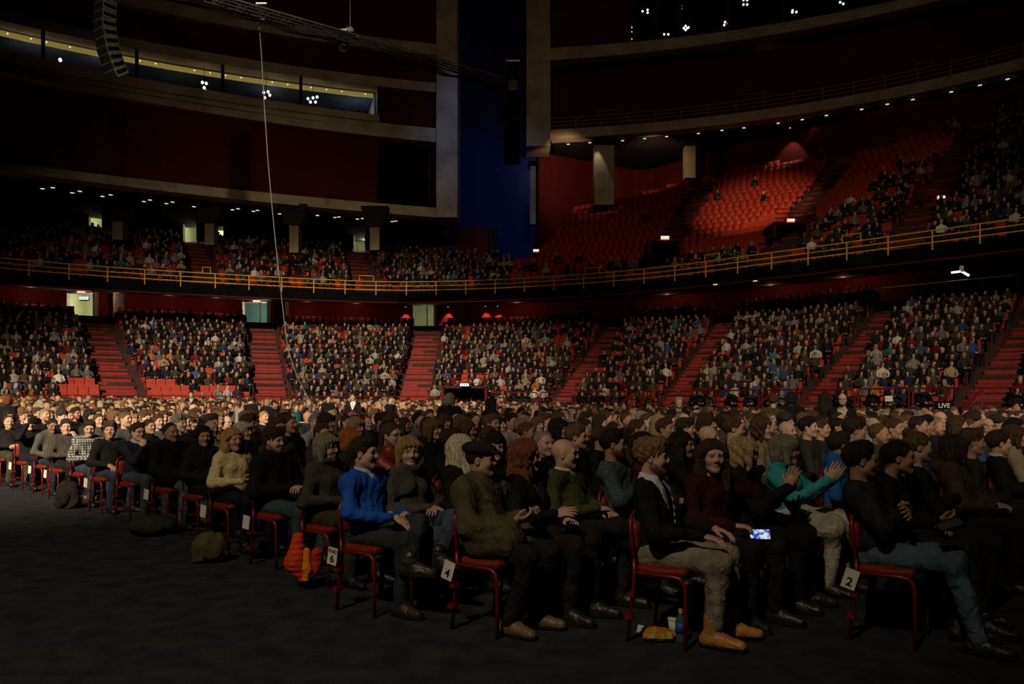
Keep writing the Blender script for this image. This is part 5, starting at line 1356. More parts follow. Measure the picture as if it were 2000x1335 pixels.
# (row, px, crown_y, face angle deg, body angle deg, shape, colours, label)
HEROES = [
 (2, 1692, 865, -6, -30, dict(hair='short', armr='cross', arml='cross', lean=.20, topname='jacket', legs=fwdf, bulk=1.12, foldamp=1.3, collar='shirt', hb=.012), dict(skin=SK['tan'], hair=H_['black'], top=(.020, .021, .026), trousers=(.075, .12, .16), shoe=(.02, .02, .022)), 'dark-haired man in dark jacket and jeans, arms folded, on the row-2 chair'),
 (2, 1752, 872, -22, -38, dict(hair='pony', fem=True, armr='phone', arml='lap', lean=.05, headfwd=.07, legs=fwdf, topname='jacket'), dict(skin=SK['tan'], hair=H_['black'], top=BLK, trousers=DK), 'dark-haired woman with an earring holding a phone beside the folded-arms man'),
 (2, 1868, 868, 10, -35, dict(hair='bob', fem=True, hat=None, armr='lap', arml='lap', collar='coat', bulk=1.15, topname='jacket'), dict(skin=SK['mid'], hair=H_['dark'], top=(.055, .038, .022), trousers=BL2), 'person in a brown hooded jacket seen from behind near the right edge'),
 (2, 1955, 852, -10, -30, dict(hair='short', armr='lap2', arml='lap2', collar='shirt', vneck=.2, inner=True, topname='jacket'), dict(skin=SK['fair'], hair=H_['dark'], top=BLK, trousers=BL2, shirt=(.4, .4, .38)), 'person in a black suit with clasped hands cut by the right edge'),
 (3, 1278, 858, -12, -24, dict(hair='messy', beard=True, armr='knee', arml='knee', lean=.10, vneck=.30, inner=True, collar='shirt', topname='suit_jacket', tb=1.18, tie=True, boots=True, hb=.012, tfold=1.4), dict(skin=SK['fair'], hair=(.21, .12, .05), top=BLK, trousers=(.23, .20, .145), shoe=(.42, .19, .045), shirt=(.62, .62, .60)), 'bearded man in black suit, striped tie, beige trousers and tan boots'),
 (3, 1390, 862, -84, -50, dict(hair='long', fem=True, armr='lap', arml='hair', lean=.08, topname='sweater', headfwd=.06), dict(skin=SK['fair'], hair=(.045, .022, .012), top=(.035, .008, .010), trousers=BL2), 'smiling woman in a dark maroon top looking at the camera, hand at her hair'),
 (3, 1455, 868, -8, -30, dict(hair='curly', fem=True, armr='clap', arml='clap', lean=.05, topname='coat', collar='high'), dict(skin=SK['mid'], hair=H_['dblond'], top=BLK, trousers=BLK), 'curly blonde woman in a black coat clapping her hands'),
 (3, 1532, 864, -18, -34, dict(hair='bob', fem=True, armr='clap2', arml='clap2', lean=.02, topname='jacket', glasses=True, skirt=True, collar='high'), dict(skin=SK['fair'], hair=H_['grey'], top=(.035, .30, .32), trousers=(.42, .38, .30)), 'grey-haired woman with glasses in a turquoise jacket clapping'),
 (3, 1636, 848, 5, -28, dict(hair='short', armr='lap', arml='lap', collar='high', topname='jacket', lean=-.05), dict(skin=SK['mid'], hair=H_['dark'], top=(.020, .11, .36), trousers=(.14, .10, .035)), 'person in a bright blue jacket leaning forward behind the row-2 chair'),
 (4, 943, 880, -10, -32, dict(hair='crop', hat='flatcap', armr='phone', arml='phone', bulk=1.24, collar='coat', hem=True, topname='parka', foldamp=1.6, hb=.012, legs=backf), dict(skin=SK['mid'], hair=H_['dark'], top=(.075, .066, .034), cap=(.020, .018, .018), trousers=BL2, shoe=(.16, .10, .05)), 'man in a flat cap and olive parka holding a phone, on the row-4 chair'),
 (4, 1030, 868, -4, -30, dict(hair='wavy', fem=True, armr='open', arml='lap', lean=.10, vneck=.22, inner=True, collar='shirt', topname='jacket'), dict(skin=SK['fair'], hair=H_['auburn'], top=BLK, trousers=BL2, shirt=(.20, .12, .05)), 'auburn long-haired woman in a black jacket with open hands'),
 (4, 1108, 869, -8, -34, dict(hair=None, armr='lap2', arml='lap', lean=.16, belly=1.12, vneck=.05, inner=True, bulk=1.06, topname='sweater', legs=crossr, hb=.012), dict(skin=SK['fair'], top=(.050, .060, .022), trousers=BL2, shirt=(.55, .55, .50)), 'bald man in a dark green sweater over a white collar'),
 (4, 1204, 840, -5, -26, dict(hair='short', armr='cross', arml='cross', lean=.16, collar='shirt', topname='shirt_top', hb=.012, beard=True), dict(skin=SK['tan'], hair=H_['black'], top=(.022, .035, .05), trousers=(.035, .055, .10)), 'dark-haired man in a blue checked shirt with folded arms'),
 (4, 1262, 846, 12, -20, dict(hair='bob', fem=True), dict(skin=SK['tan'], hair=H_['black'], top=(.045, .010, .014), trousers=BLK), 'black-haired person in dark maroon behind the suited man'),
 (4, 1335, 850, -22, -30, dict(hair='long', fem=True, armr='clap', arml='clap', lean=.1), dict(skin=SK['tan'], hair=H_['black'], top=BLK, trousers=BLK), 'black-haired woman looking up, hands raised, behind the suited man'),
 (5, 716, 855, -12, -30, dict(hair='short', armr=((.07, -.28, .72), (.33, -.10, .66), (.8, .25, -.62), (.5, -.2, .85), .25), arml='lap', lean=.14, vneck=.08, inner=True, topname='sweater', legs=crossl, hb=.012, hh=.0055, foldamp=1.4), dict(skin=SK['fair'], hair=H_['dark'], top=(.016, .085, .42), trousers=(.028, .034, .040), shirt=(.5, .5, .5), shoe=(.035, .022, .014)), 'dark-haired man in a bright blue V-neck sweater, legs crossed'),
 (5, 800, 872, -66, -42, dict(hair='fringe', fem=True, armr='lap2', arml='lap2', lean=.10, collar='scarf', topname='cardigan', legs=crossl), dict(skin=SK['fair'], hair=(.33, .18, .065), top=(.060, .056, .048), trousers=(.05, .075, .095)), 'smiling woman with a fringe in a grey cardigan and black scarf'),
 (5, 902, 866, 25, -25, dict(hair='verylong', fem=True, lean=.05), dict(skin=SK['pale'], hair=H_['platinum'], top=BLK, trousers=BLK), 'platinum blonde woman with very long hair turned away'),
 (5, 968, 866, -70, -40, dict(hair='crop', fem=True, hat='beanie'), dict(skin=SK['fair'], hair=H_['dark'], beanie=(.014, .013, .015), top=BLK, trousers=BLK), 'woman in a black beanie peering out behind the flat cap'),
 (5, 1066, 842, -52, -35, dict(hair='crew', fat=1.06, beard=False), dict(skin=SK['fair'], hair=H_['greyblond'], top=BLK, trousers=BLK), 'grey-blond short-haired man facing half towards the camera behind the bald man'),
 (5, 1130, 830, -14, -30, dict(hair='short'), dict(skin=SK['fair'], hair=H_['lbrown'], top=BLK, trousers=BLK), 'brown-haired man with light hair tips in profile above the bald man'),
 (5, 1178, 832, 0, -28, dict(hair='crop', beard=True), dict(skin=SK['mid'], hair=H_['brown'], top=BLK, trousers=BLK), 'bearded man with cropped hair left of the checked-shirt man'),
 (6, 640, 858, -25, -34, dict(hair='fringe', fem=True, armr='lap2', arml='lap2', lean=.08, glasses=True, collar='scarf', topname='cardigan', hb=.013), dict(skin=SK['fair'], hair=(.21, .19, .11), top=(.045, .042, .034), trousers=(.04, .036, .025), shoe=BLK), 'woman with a grey bob and glasses in a dark cardigan and patterned scarf'),
 (6, 768, 826, -30, -30, dict(hair='pony', beard=True, glasses=True, armr='mouth', arml='lap', collar='high', topname='leather_jacket'), dict(skin=SK['fair'], hair=H_['brown'], top=(.20, .018, .016), trousers=BLK), 'bearded man with glasses in a red leather jacket'),
 (6, 884, 848, -18, -30, dict(hair='messy', glasses=True, armr='clap', arml='clap', collar='shirt', topname='jacket'), dict(skin=SK['fair'], hair=H_['dark'], top=BLK, trousers=BLK), 'dark-haired man with glasses in a black jacket left of the platinum blonde'),
 (7, 538, 838, -22, -32, dict(hair='messy', armr='lap2', arml='lap2', lean=.14, collar='high', topname='jacket', bulk=1.1, beard=True, hb=.013), dict(skin=SK['fair'], hair=H_['dark'], top=(.009, .009, .010), trousers=(.045, .07, .085), shoe=BLK), 'smiling dark-haired man in a black jacket and faded jeans'),
 (7, 690, 842, 20, -25, dict(hair='bob', fem=True), dict(skin=SK['pale'], hair=(.40, .10, .012), top=(.03, .028, .035), trousers=BLK), 'woman with bright orange hair behind the blue-sweater man'),
 (8, 455, 851, -35, -36, dict(hair='verylong', fem=True, armr='phone', arml='open', lean=.06, topname='sweater', hb=.012), dict(skin=SK['fair'], hair=(.44, .27, .085), top=(.62, .50, .25), trousers=(.012, .012, .018), shoe=BLK), 'long-haired blonde woman in a cream fluffy sweater'),
 (9, 398, 856, -50, -40, dict(hair='wavy', fem=True, topname='jacket', collar='coat', bulk=1.1), dict(skin=SK['mid'], hair=H_['black'], top=(.012, .012, .013), trousers=BLK, shoe=BLK), 'laughing black-haired woman in a dark fur-trimmed jacket'),
 (10, 335, 826, -28, -32, dict(hair='crew', armr='lap', arml='lap', lean=.1, collar='high', topname='coat', bulk=1.2, hem=True), dict(skin=SK['tan'], hair=H_['dark'], top=(.008, .008, .009), trousers=(.075, .11, .125), shoe=BLK), 'tall man in a long black coat with blue jeans'),
 (11, 268, 833, -32, -34, dict(hair='short', armr='mouth', arml='lap', lean=0, collar='shirt', topname='jacket', inner=True, glasses=True), dict(skin=SK['fair'], hair=H_['dark'], top=(.013, .014, .024), trousers=(.04, .055, .065), shirt=(.3, .32, .36), shoe=BLK), 'man in a navy jacket with a hand at his mouth'),
 (12, 215, 828, -70, -38, dict(hair='messy', armr='knee', arml='lap', lean=.02, collar='shirt', topname='jacket', legs=backf), dict(skin=SK['fair'], hair=(.09, .055, .028), top=(.016, .015, .016), trousers=(.028, .042, .07), shoe=BLK), 'brown-haired man in a dark jacket, hand hanging over his knee'),
 (13, 174, 820, -62, -40, dict(hair='short', armr='phone', arml='phone', lean=-.02, topname='plaid_shirt', hpitch=.25), dict(skin=SK['fair'], hair=H_['dark'], top=(.03, .032, .032), trousers=(.035, .052, .085), shoe=BLK), 'man in a black and white plaid shirt looking down'),
 (14, 130, 826, -58, -40, dict(hair='short', armr='lap2', arml='mouth', topname='sweater'), dict(skin=SK['fair'], hair=H_['dark'], top=(.060, .052, .046), trousers=(.016, .017, .02), shoe=(.16, .17, .04)), 'young man in a grey knitted sweater touching his chin'),
 (15, 101, 816, -45, -38, dict(hair='crop', armr='lap', arml='lap', collar='hoodie', topname='hoodie', hpitch=.3, lean=-.08), dict(skin=SK['brown'], hair=H_['black'], top=(.070, .072, .064), trousers=(.02, .028, .045), shoe=BLK), 'man in a grey hooded sweatshirt bending his head'),
 (16, 58, 820, -40, -36, dict(hair='short', armr='raise', arml='raise', topname='sweater', collar='high'), dict(skin=SK['fair'], hair=H_['black'], top=BLK, trousers=(.012, .014, .022), shoe=BLK), 'person in black holding a camera up near the left edge'),
 (17, 18, 818, -45, -40, dict(hair='crew', armr='lap2', arml='lap2', topname='jacket', collar='shirt'), dict(skin=SK['fair'], hair=H_['brown'], top=BL2, trousers=(.05, .048, .032), shoe=BLK), 'smiling man in a dark jacket at the left edge'),
]
HMAT = { 'plaid_shirt': 'plaid', 'shirt_top': 'check', 'leather_jacket': 'leather', 'cap': 'knit', 'beanie': 'knit'}
def glasses_for(g, root):
    j = g['_joints']; m = MB()
    def hp(p): return tuple(np.array(p) * .94 @ j['HR'].T + j['hc'])
    for s in (-1, 1):
        m.tube([hp((.100, s * .033 + .021 * math.cos(q), .010 + .016 * math.sin(q))) for q in np.linspace(0, 2 * math.pi, 12, endpoint=False)], .0022, 5, True)
        m.tube([hp((.098, s * .054, .014)), hp((.0, s * .083, .012))], .002, 5)
    m.tube([hp((.104, -.012, .014)), hp((.104, .012, .014))], .002, 5)
    m.build('glasses', M['black'], root)
hero_pos = {}
occupied = {}
for hi, (n, px, cy, fa, ba, sp, colr, lab) in enumerate(HEROES):
    v = v_at(n, px); u = row_u(n); x, y = uv(u, v); fz = float(floor_z(x, y))
    crown = CH - (cy - HY) * y / F - fz
    sp = dict(sp); lean = sp.get('lean', .12)
    hatx = .03 if sp.get('hat') else .0
    sp['ts'] = float(np.clip((crown - hatx - .55 - .130 * .94) / (.662 * math.cos(lean)), .84, 1.10)); sp['seed'] = hi + 3
    sp['hyaw'] = rad(fa - ba); 
    hbv = sp.pop('hb', .015); hhv = sp.pop('hh', .006)
    if y > 8: hbv, hhv = max(hbv, .017), .008
    if y < 6.6: sp['soles'] = True
    g = make_person_geo(sp, hbv, hhv, .005 if y < 8 else .0065)
    # keep the head on its measured place: shift the hips by the head offset
    ca, sa = math.cos(rad(ba)), math.sin(rad(ba)); hc = g['_joints']['hc']
    ox, oy = ca * hc[0] - sa * hc[1], sa * hc[0] + ca * hc[1]
    cols = dict(colr); cols.setdefault('hair', H_['dark']); cols.setdefault('shoe', (.02, .018, .016)); cols['sole'] = (.012, .010, .009); cols['lace'] = (.03, .02, .015)
    hm = dict(HMAT)
    if 'knit' in lab or 'fluffy' in lab: hm['sweater'] = 'knit'
    root = place_geo(g, 'person', (x - ox * .6, y - oy * .6, fz), rad(ba), cols, hm)
    tag(root, lab, 'person', 'seated floor audience')
    if sp.get('glasses'): glasses_for(g, root)
    if sp.get('tie'):
        J = g['_joints']; TT = J['TT']; m = MB(); pts = [(.080, 1.045), (.118, .99), (.135, .92), (.142, .84), (.140, .74)]
        ws = [.018, .022, .028, .034, .040]
        V = []; 
        for (xx, zz), w in zip(pts, ws):
            for s in (-1, 1):
                for dz in (0, .008): V.append(tuple(TT((xx + dz, s * w, zz))))
        Fc = []
        for i in range(4):
            b = 4 * i; Fc += [(b + 1, b + 3, b + 7, b + 5), (b, b + 4, b + 6, b + 2), (b, b + 1, b + 5, b + 4), (b + 2, b + 6, b + 7, b + 3)]
        mt, nt, bs = new_mat('striped_tie'); wv = nt.nodes.new('ShaderNodeTexWave'); wv.inputs['Scale'].default_value = 14; wv.bands_direction = 'DIAGONAL'
        tc = nt.nodes.new('ShaderNodeTexCoord'); nt.links.new(tc.outputs['Object'], wv.inputs['Vector'])
        rp = nt.nodes.new('ShaderNodeValToRGB'); rp.color_ramp.elements[0].color = (.012, .014, .03, 1); rp.color_ramp.elements[1].color = (.35, .37, .42, 1); rp.color_ramp.elements[0].position = .55; rp.color_ramp.elements[1].position = .65
        nt.links.new(wv.outputs['Fac'], rp.inputs[0]); nt.links.new(rp.outputs[0], bs.inputs['Base Color'])
        mesh_obj('tie', V, Fc, mt, root)
    hero_pos[hi] = (root, g, x - ox * .6, y - oy * .6, fz, rad(ba))
    occupied.setdefault(n, []).append(v)
def hero_world(hi, p):
    root, g, x, y, z, a = hero_pos[hi]; c, s = math.cos(a), math.sin(a)
    return Vector((x + c * p[0] - s * p[1], y + s * p[0] + c * p[1], z + p[2]))
# ---- prototypes for the crowd behind
PROTO = []
PS = [dict(hair='short'), dict(hair='messy'), dict(hair='crew', beard=True), dict(hair='crop'), dict(hair=None), dict(hair='balding', glasses=True), dict(hair='short', beard=True, glasses=True),
      dict(hair='long', fem=True), dict(hair='bob', fem=True), dict(hair='fringe', fem=True), dict(hair='curly', fem=True), dict(hair='bun', fem=True), dict(hair='pony', fem=True), dict(hair='crop', hat='beanie')]
PNAME = ['person with ' + t for t in ['short {} hair', 'tousled {} hair', 'receding {} hair and beard', 'cropped {} hair', 'bald head', 'balding {} head and glasses', '{} hair, beard and glasses', 'long {} hair', '{} bob hair', '{} fringe', 'curly {} hair', '{} hair in a bun', '{} ponytail', 'knitted cap']]
for i, sp in enumerate(PS):
    sp = dict(sp); sp['seed'] = 50 + i; sp['hands'] = False; sp['armr'] = ['lap', 'lap2', 'cross'][i % 3]; sp['arml'] = sp['armr']; sp['collar'] = ['crew', 'shirt', 'high', 'crew', 'hoodie'][i % 5]
    sp['hpitch'] = [-.05, 0, .05][i % 3]; sp['hyaw'] = [-.1, .15, .0, .25][i % 4]; sp['topname'] = ['sweater', 'jacket', 'coat', 'shirt'][i % 4]
    g = make_person_geo(sp, .026, .0085, .02)
    for k in ('shoe', 'shoe2'): g.pop(k, None)
    PROTO.append((sp, g))
OVER = [(860, 838, 4, None), (1410, 836, 4, None), (1538, 834, 4, None), (1500, 840, 4, None), (978, 852, 4, None), (712, 846, 5, 'brown'), (497, 824, 9, 'greyw'), (1290, 822, 7, 'blond'), (1425, 840, 2, 'grey'), (410, 836, 5, 'grey'),
        (1605, 822, 0, 'brown'), (1240, 826, 3, 'brown'), (1310, 835, 0, 'brown'), (1805, 852, 11, 'lbrown'), (1700, 825, 4, None), (830, 832, 6, 'brown'), (700, 818, 8, 'blond'), (470, 840, 7, 'lbrown'), (615, 830, 1, 'dark'), (575, 820, 3, 'brown')]
# seats of the floor block
def inside_floor(x, y):
    d = np.linalg.norm(BASE - np.array([x, y]), axis=1); k = d.argmin()
    return ((np.array([x, y]) - BASE[k]) @ NRM[k]) < -8.2
cand = []
for n in range(1, 45):
    u = row_u(n); vs = occupied.get(n, [])
    v = (max(vs) + .56) if vs else V0.get(n, 4.4)
    gap = sorted(vs)
    extra = [a + .55 for a, b in zip(gap, gap[1:]) if b - a > 1.08 and b - a < 2.2]
    lst = extra[:]
    while v < 30: lst.append(v); v += .53 if n < 14 else .48
    for q, v in enumerate(lst):
        vv = v + rnd.uniform(-.05, .05); uu = u + rnd.uniform(-.07, .07)
        x, y = uv(uu, vv)
        if y < 3 or abs(x / y) > .655 or not inside_floor(x, y): continue
        if rnd.random() < .03: continue
        if 462 < CX + F * x / y < 785 and 17.5 < y < 25.5: continue        # the mixing place
        cand.append((y, x, n, len(vs) + q + 1, uu, vv))
cand.sort()
N_IND = 300 - len(HEROES) - 16
used_over = set(); chairs_far = []
WSTY = [8, 5, 4, 4, 3, 3, 4, 5, 4, 3, 2, 2, 3, 1]
for ci, (y, x, n, seat, uu, vv) in enumerate(cand):
    fz = float(floor_z(x, y)); yaw = face_stage(x, y, .12)
    chairs_far.append((x - .05, y + .03, fz, ROWA))
    if ci >= N_IND:
        far_person(x, y, fz, yaw, TWN, rnd.uniform(.95, 1.03)); continue
    k = pick(range(len(PS)), WSTY); hn, hcx = pick(HAIRS, HW)
    pxh = CX + F * x / y; pyh = HY + (CH - 1.27) * F / y
    for oi, (ox, oy, ok_, oc) in enumerate(OVER):
        if oi not in used_over and abs(pxh - ox) < 16 and abs(pyh - oy) < 9:
            used_over.add(oi); k = ok_
            if oc: hn, hcx = {'greyw': ('white-grey', (.5, .47, .38)), 'grey': HAIRS[5], 'brown': HAIRS[2], 'lbrown': HAIRS[3], 'blond': HAIRS[4], 'dark': HAIRS[1]}[oc]
    sp, g = PROTO[k]
    tn, tcx = pick(TOPS, TWN); sk = rnd.choice(SKINS); bri = rnd.uniform(.75, 1.2)
    if 'obj' not in g['_joints']:
        root = place_geo(g, 'person', (0, 0, 0), 0, dict(skin=sk, hair=hcx, top=tcx))
        if sp.get('glasses'): glasses_for(g, root)
        g['_joints']['obj'] = root
    else: root = copy_tree(g['_joints']['obj'])
    s = rnd.uniform(.94, 1.02)
    root.location = (x, y, fz); root.rotation_euler = (0, 0, yaw); root.scale = (s, s, s); root.color = (*sk, 1)
    for ch in root.children:
        if ch.name.startswith('hair'): ch.color = (*hcx, 1)
        elif ch.name.startswith('trousers'): ch.color = (*rnd.choice([BLK, BL2, (.02, .025, .04)]), 1)
        elif ch.name.startswith('glasses'): pass
        elif ch.name.startswith('beanie'): ch.color = (.03, .03, .03, 1)
        else: ch.color = (*[c * bri for c in tcx], 1)
    tag(root, f'{PNAME[k].format(hn)} in {tn}, {ORD[min(seat, 30) - 1]} from aisle, {ORD[min(n, 30) - 1]} row', 'person', 'seated floor audience')
# ---- people standing among the floor audience
ST = [(878, 768, 16, 95, dict(hair='bob', fem=True, topname='coat', bulk=1.2), dict(hair=(.22, .21, .16), top=BLK), 'grey-haired person in black standing with back to the camera'),
      (490, 774, 24, 80, dict(hair='short', topname='jacket'), dict(hair=H_['dark'], top=BLK), 'dark figure standing with back turned, left of the blonde figure'),
      (522, 780, 24.3, 90, dict(hair='bob', fem=True, topname='jacket'), dict(hair=H_['blond'], top=BLK), 'blonde figure in black standing with back turned near the cable'),
      (690, 768, 26, -95, dict(hair='short', vneck=.3, inner=True, collar='shirt', topname='suit_jacket'), dict(hair=H_['dark'], top=BLK, shirt=(.6, .6, .58)), 'standing man in a dark suit and white shirt in mid-floor'),
      (641, 772, 26.3, -60, dict(hair='short', topname='jacket'), dict(hair=H_['dark'], top=BLK), 'man in black standing left of the suited man'),
      (762, 774, 25, -40, dict(hair='crop', armr='cross', arml='cross', topname='jacket'), dict(hair=H_['brown'], top=BLK), 'man in black standing with folded arms right of the suited man'),
      (374, 764, 29, -80, dict(hair='short', topname='jacket', vneck=.2, inner=True), dict(hair=H_['dark'], top=BLK, shirt=(.4, .4, .38)), 'dark-suited man standing before the empty end-stand seats'),
      (958, 778, 16, 60, dict(hair='wavy', fem=True, topname='coat'), dict(hair=H_['black'], top=BLK), 'black silhouette with long hair standing in mid-floor'),
      (1112, 786, 24, 120, dict(hair='short', topname='sweater', lean=-.5), dict(hair=H_['brown'], top=(.55, .53, .5)), 'person in a white top bending down near the red barrier'),
      (1325, 776, 17, -90, dict(hair='short', topname='coat', bulk=1.15, vneck=.15, inner=True), dict(hair=H_['dblond'], top=BLK, shirt=(.3, .3, .3)), 'fair-haired person in a dark coat standing among the seated rows'),
      (1510, 772, 14.5, 70, dict(hair='short', topname='jacket', bulk=1.1), dict(hair=H_['brown'], top=(.06, .055, .025)), 'person in an olive jacket standing with back turned'),
      (1546, 766, 14.8, 100, dict(hair='bob', topname='coat', bulk=1.15), dict(hair=H_['black'], top=BLK), 'dark figure standing right of the olive jacket'),
      (1645, 768, 14.5, -110, dict(hair='balding', beard=True, glasses=True, topname='jacket', vneck=.25, inner=True), dict(hair=H_['grey'], top=BLK, shirt=(.35, .33, .28)), 'bearded man with glasses and a pale scarf standing'),
      (1612, 766, 15.2, 90, dict(hair='long', fem=True, topname='coat'), dict(hair=H_['black'], top=BLK), 'dark long-haired figure standing left of the bearded man'),
      (14, 772, 17.5, 100, dict(hair='bob', fem=True, topname='jacket'), dict(hair=H_['auburn'], top=BLK), 'auburn-haired figure standing at the left edge with back turned'),
      (150, 796, 16.5, 150, dict(hair='verylong', fem=True, topname='jacket', lean=-.2), dict(hair=(.42, .30, .12), top=BLK), 'long-haired blonde figure leaning over the seated rows at left')]
for i, (px, cy, d, fa, sp, cl, lab) in enumerate(ST):
    sp = dict(sp); sp.update(stand=True, armr=sp.get('armr', 'lap'), arml=sp.get('arml', 'lap'), hands=False, seed=200 + i); sp.setdefault('lean', .0)
    g = make_person_geo(sp, .022, .009, .02)
    x = (px - CX) / F * d; fz = float(floor_z(x, d))
    crown = CH - (cy - HY) * d / F - fz; top = g['skin'][0][:, 2].max()
    c = dict(skin=SK['fair'], trousers=BLK, shoe=BLK); c.update(cl)
    root = place_geo(g, 'person', (x, d, fz), rad(fa), c, HMAT); s = float(np.clip(crown / top, .82, 1.12)); root.scale = (s, s, s)
    tag(root, lab, 'person', 'people standing on the floor')
    if sp.get('glasses'): glasses_for(g, root)
build_far()
# ---- chairs: the visible aisle chairs one by one
TAGS = {2: ('', '2'), 4: ('', '4'), 5: ('RAD', '6'), 7: ('', ''), 8: ('', ''), 10: ('', ''), 12: ('', ''), 14: ('', ''), 15: ('', ''), 16: ('', '')}
ci = {h[0]: i for i, h in reversed(list(enumerate(HEROES)))}
def chair_of(hi):
    root, g, x, y, z, a = hero_pos[hi]; return x, y, z
for hi, h in enumerate(HEROES):
    n = h[0]; x, y, z = chair_of(hi); first = ci[n] == hi
    short = ' '.join(h[7].split(' in ')[0].split(' with ')[0].split(',')[0].split()[:7])
    lab = (f'red tubular aisle-end chair under the {short}' if first else f'red tubular chair under the {short}')
    rz = rad(h[4]) * .6 + ROWA * .4
    dx, dy = math.cos(rz), math.sin(rz)
    c_ = chair(x + .14 * dx, y + .14 * dy, z, rz, lab, TAGS.get(n) if first else None, .30 if n in (2, 4) else .15)
VV, QQ, n_ = [], [], 0
LC = MB(); LC.box((0, 0, .44), (.42, .44, .04)); LC.box((-.25, 0, .72), (.03, .42, .30))
for s in (-1, 1):
    LC.box((.2, s * .21, .22), (.025, .025, .44)); LC.box((-.23, s * .21, .35), (.025, .025, .70))
LV, LQ = np.array(LC.v), np.array(LC.f)
for (x, y, z, a) in chairs_far:
    VV.append(LV @ rot_z(a).T + A3(x, y, z)); QQ.append(LQ + n_); n_ += len(LV)
o = link(bpy.data.objects.new('floor_seating', fast_mesh('floor_seating', np.concatenate(VV), np.concatenate(QQ), M['redmetal'], smooth=False)))
tag(o, 'red floor chairs hidden beneath the seated crowd', 'chairs', kind='stuff')
# ------------------------------------------------------------------ things carried, hung and left on the floor
# phones
def phone(loc, rz, ry, rx, screen, label):
    root = empty('smartphone', loc); root.rotation_euler = (rx, ry, rz); tag(root, label, 'phone')
    MB().box((0, 0, 0), (.145, .074, .009)).build('body', M['ink'], root)
    MB().box((0, 0, .0052), (.132, .066, .0012)).build('screen', screen, root)
m, nt, b = new_mat('phone_screen'); vo = nt.nodes.new('ShaderNodeTexNoise'); vo.inputs['Scale'].default_value = 38; vo.inputs['Detail'].default_value = 4
tc = nt.nodes.new('ShaderNodeTexCoord'); nt.links.new(tc.outputs['Object'], vo.inputs['Vector'])
cr = nt.nodes.new('ShaderNodeValToRGB'); cr.color_ramp.elements[0].color = (.02, .05, .5, 1); cr.color_ramp.elements[1].color = (.75, .85, 1, 1); cr.color_ramp.elements[0].position = .42; cr.color_ramp.elements[1].position = .62
nt.links.new(vo.outputs[0], cr.inputs[0]); nt.links.new(cr.outputs[0], b.inputs['Emission Color']); b.inputs['Emission Strength'].default_value = .9; b.inputs['Base Color'].default_value = (0, 0, 0, 1)
PS_ = m
MD = mat('dim_screen', (.05, .05, .06), .2, .1, 20)
phone(P(1484, 1043, 5.55), -.05, 0, 1.15, PS_, 'smartphone with a bright blue-white screen above the black-clad lap')
phone(P(1855, 1024, 5.0), -.2, -.35, .5, MD, 'smartphone held by the woman beside the folded-arms man')
phone(P(990, 1044, 5.35), -.3, -.2, .4, MD, 'smartphone in the hands of the man in the olive parka')
phone(P(1792, 838, 9.5), .2, 1.3, .4, M['white'], 'pale smartphone raised above the heads near the right edge')
# photo camera held up at the left
root = empty('photo_camera', P(66, 822, 13.6)); root.rotation_euler = (0, 0, -.6); tag(root, 'black photo camera held up in front of a face at left', 'camera')
MB().box((0, 0, 0), (.10, .15, .10)).build('body', M['ink'], root); MB().box((.01, 0, .065), (.06, .06, .04)).build('viewfinder', M['ink'], root)
o = MB().lathe([(.042, 0), (.045, .03), (.042, .11), (.046, .14)], 14).build('lens', M['black'], root); o.rotation_euler = (0, math.pi / 2, 0); o.location = (.04, 0, 0)
# orange quilted jacket hanging from the row-6 chair
def soft(name, prims, h, material, color, parent=None, disp=None, cut=None):
    V, Q, C = mesh_prims(prims, h, disp, cut); o = link(bpy.data.objects.new(name, fast_mesh(name, V, Q, material)), parent); o.color = (*color, 1); return o
jx = P(598, 1128, 6.55); jx.z = .10
root = empty('hanging_jacket', jx, -.15); tag(root, 'orange-red quilted jacket with bright orange lining hanging on a chair', 'jacket')
def D(px, py): return ((px - 598) / F * 6.55, (1128 - py) / F * 6.55 - .06)
(ax, az), (bx_, bz_), (cx_, cz_) = D(580, 1038), D(576, 1085), D(592, 1120)
soft('shell', [RC((ax, .02, az), (bx_, .0, bz_), .045, .075, .06), RC((bx_, 0, bz_), (cx_, -.01, cz_ + .02), .075, .030, .05)], .008, M['cloth'], (.62, .055, .018), root, quilt(.007, .045))
(ax, az), (bx_, bz_), (cx_, cz_) = D(603, 1060), D(602, 1095), D(600, 1122)
soft('lining', [RC((ax, -.02, az), (bx_, -.03, bz_), .026, .034, .04), RC((bx_, -.03, bz_), (cx_, -.03, cz_ + .03), .034, .032, .04)], .008, M['cloth'], (.80, .24, .010), root, folds(.008, 1.6, 3))
(ax, az), (bx_, bz_) = D(618, 1068), D(616, 1098)
soft('sleeve', [RC((ax, .03, az), (bx_, .02, bz_), .05, .04, .04)], .01, M['cloth'], (.42, .035, .014), root, quilt(.005, .045))
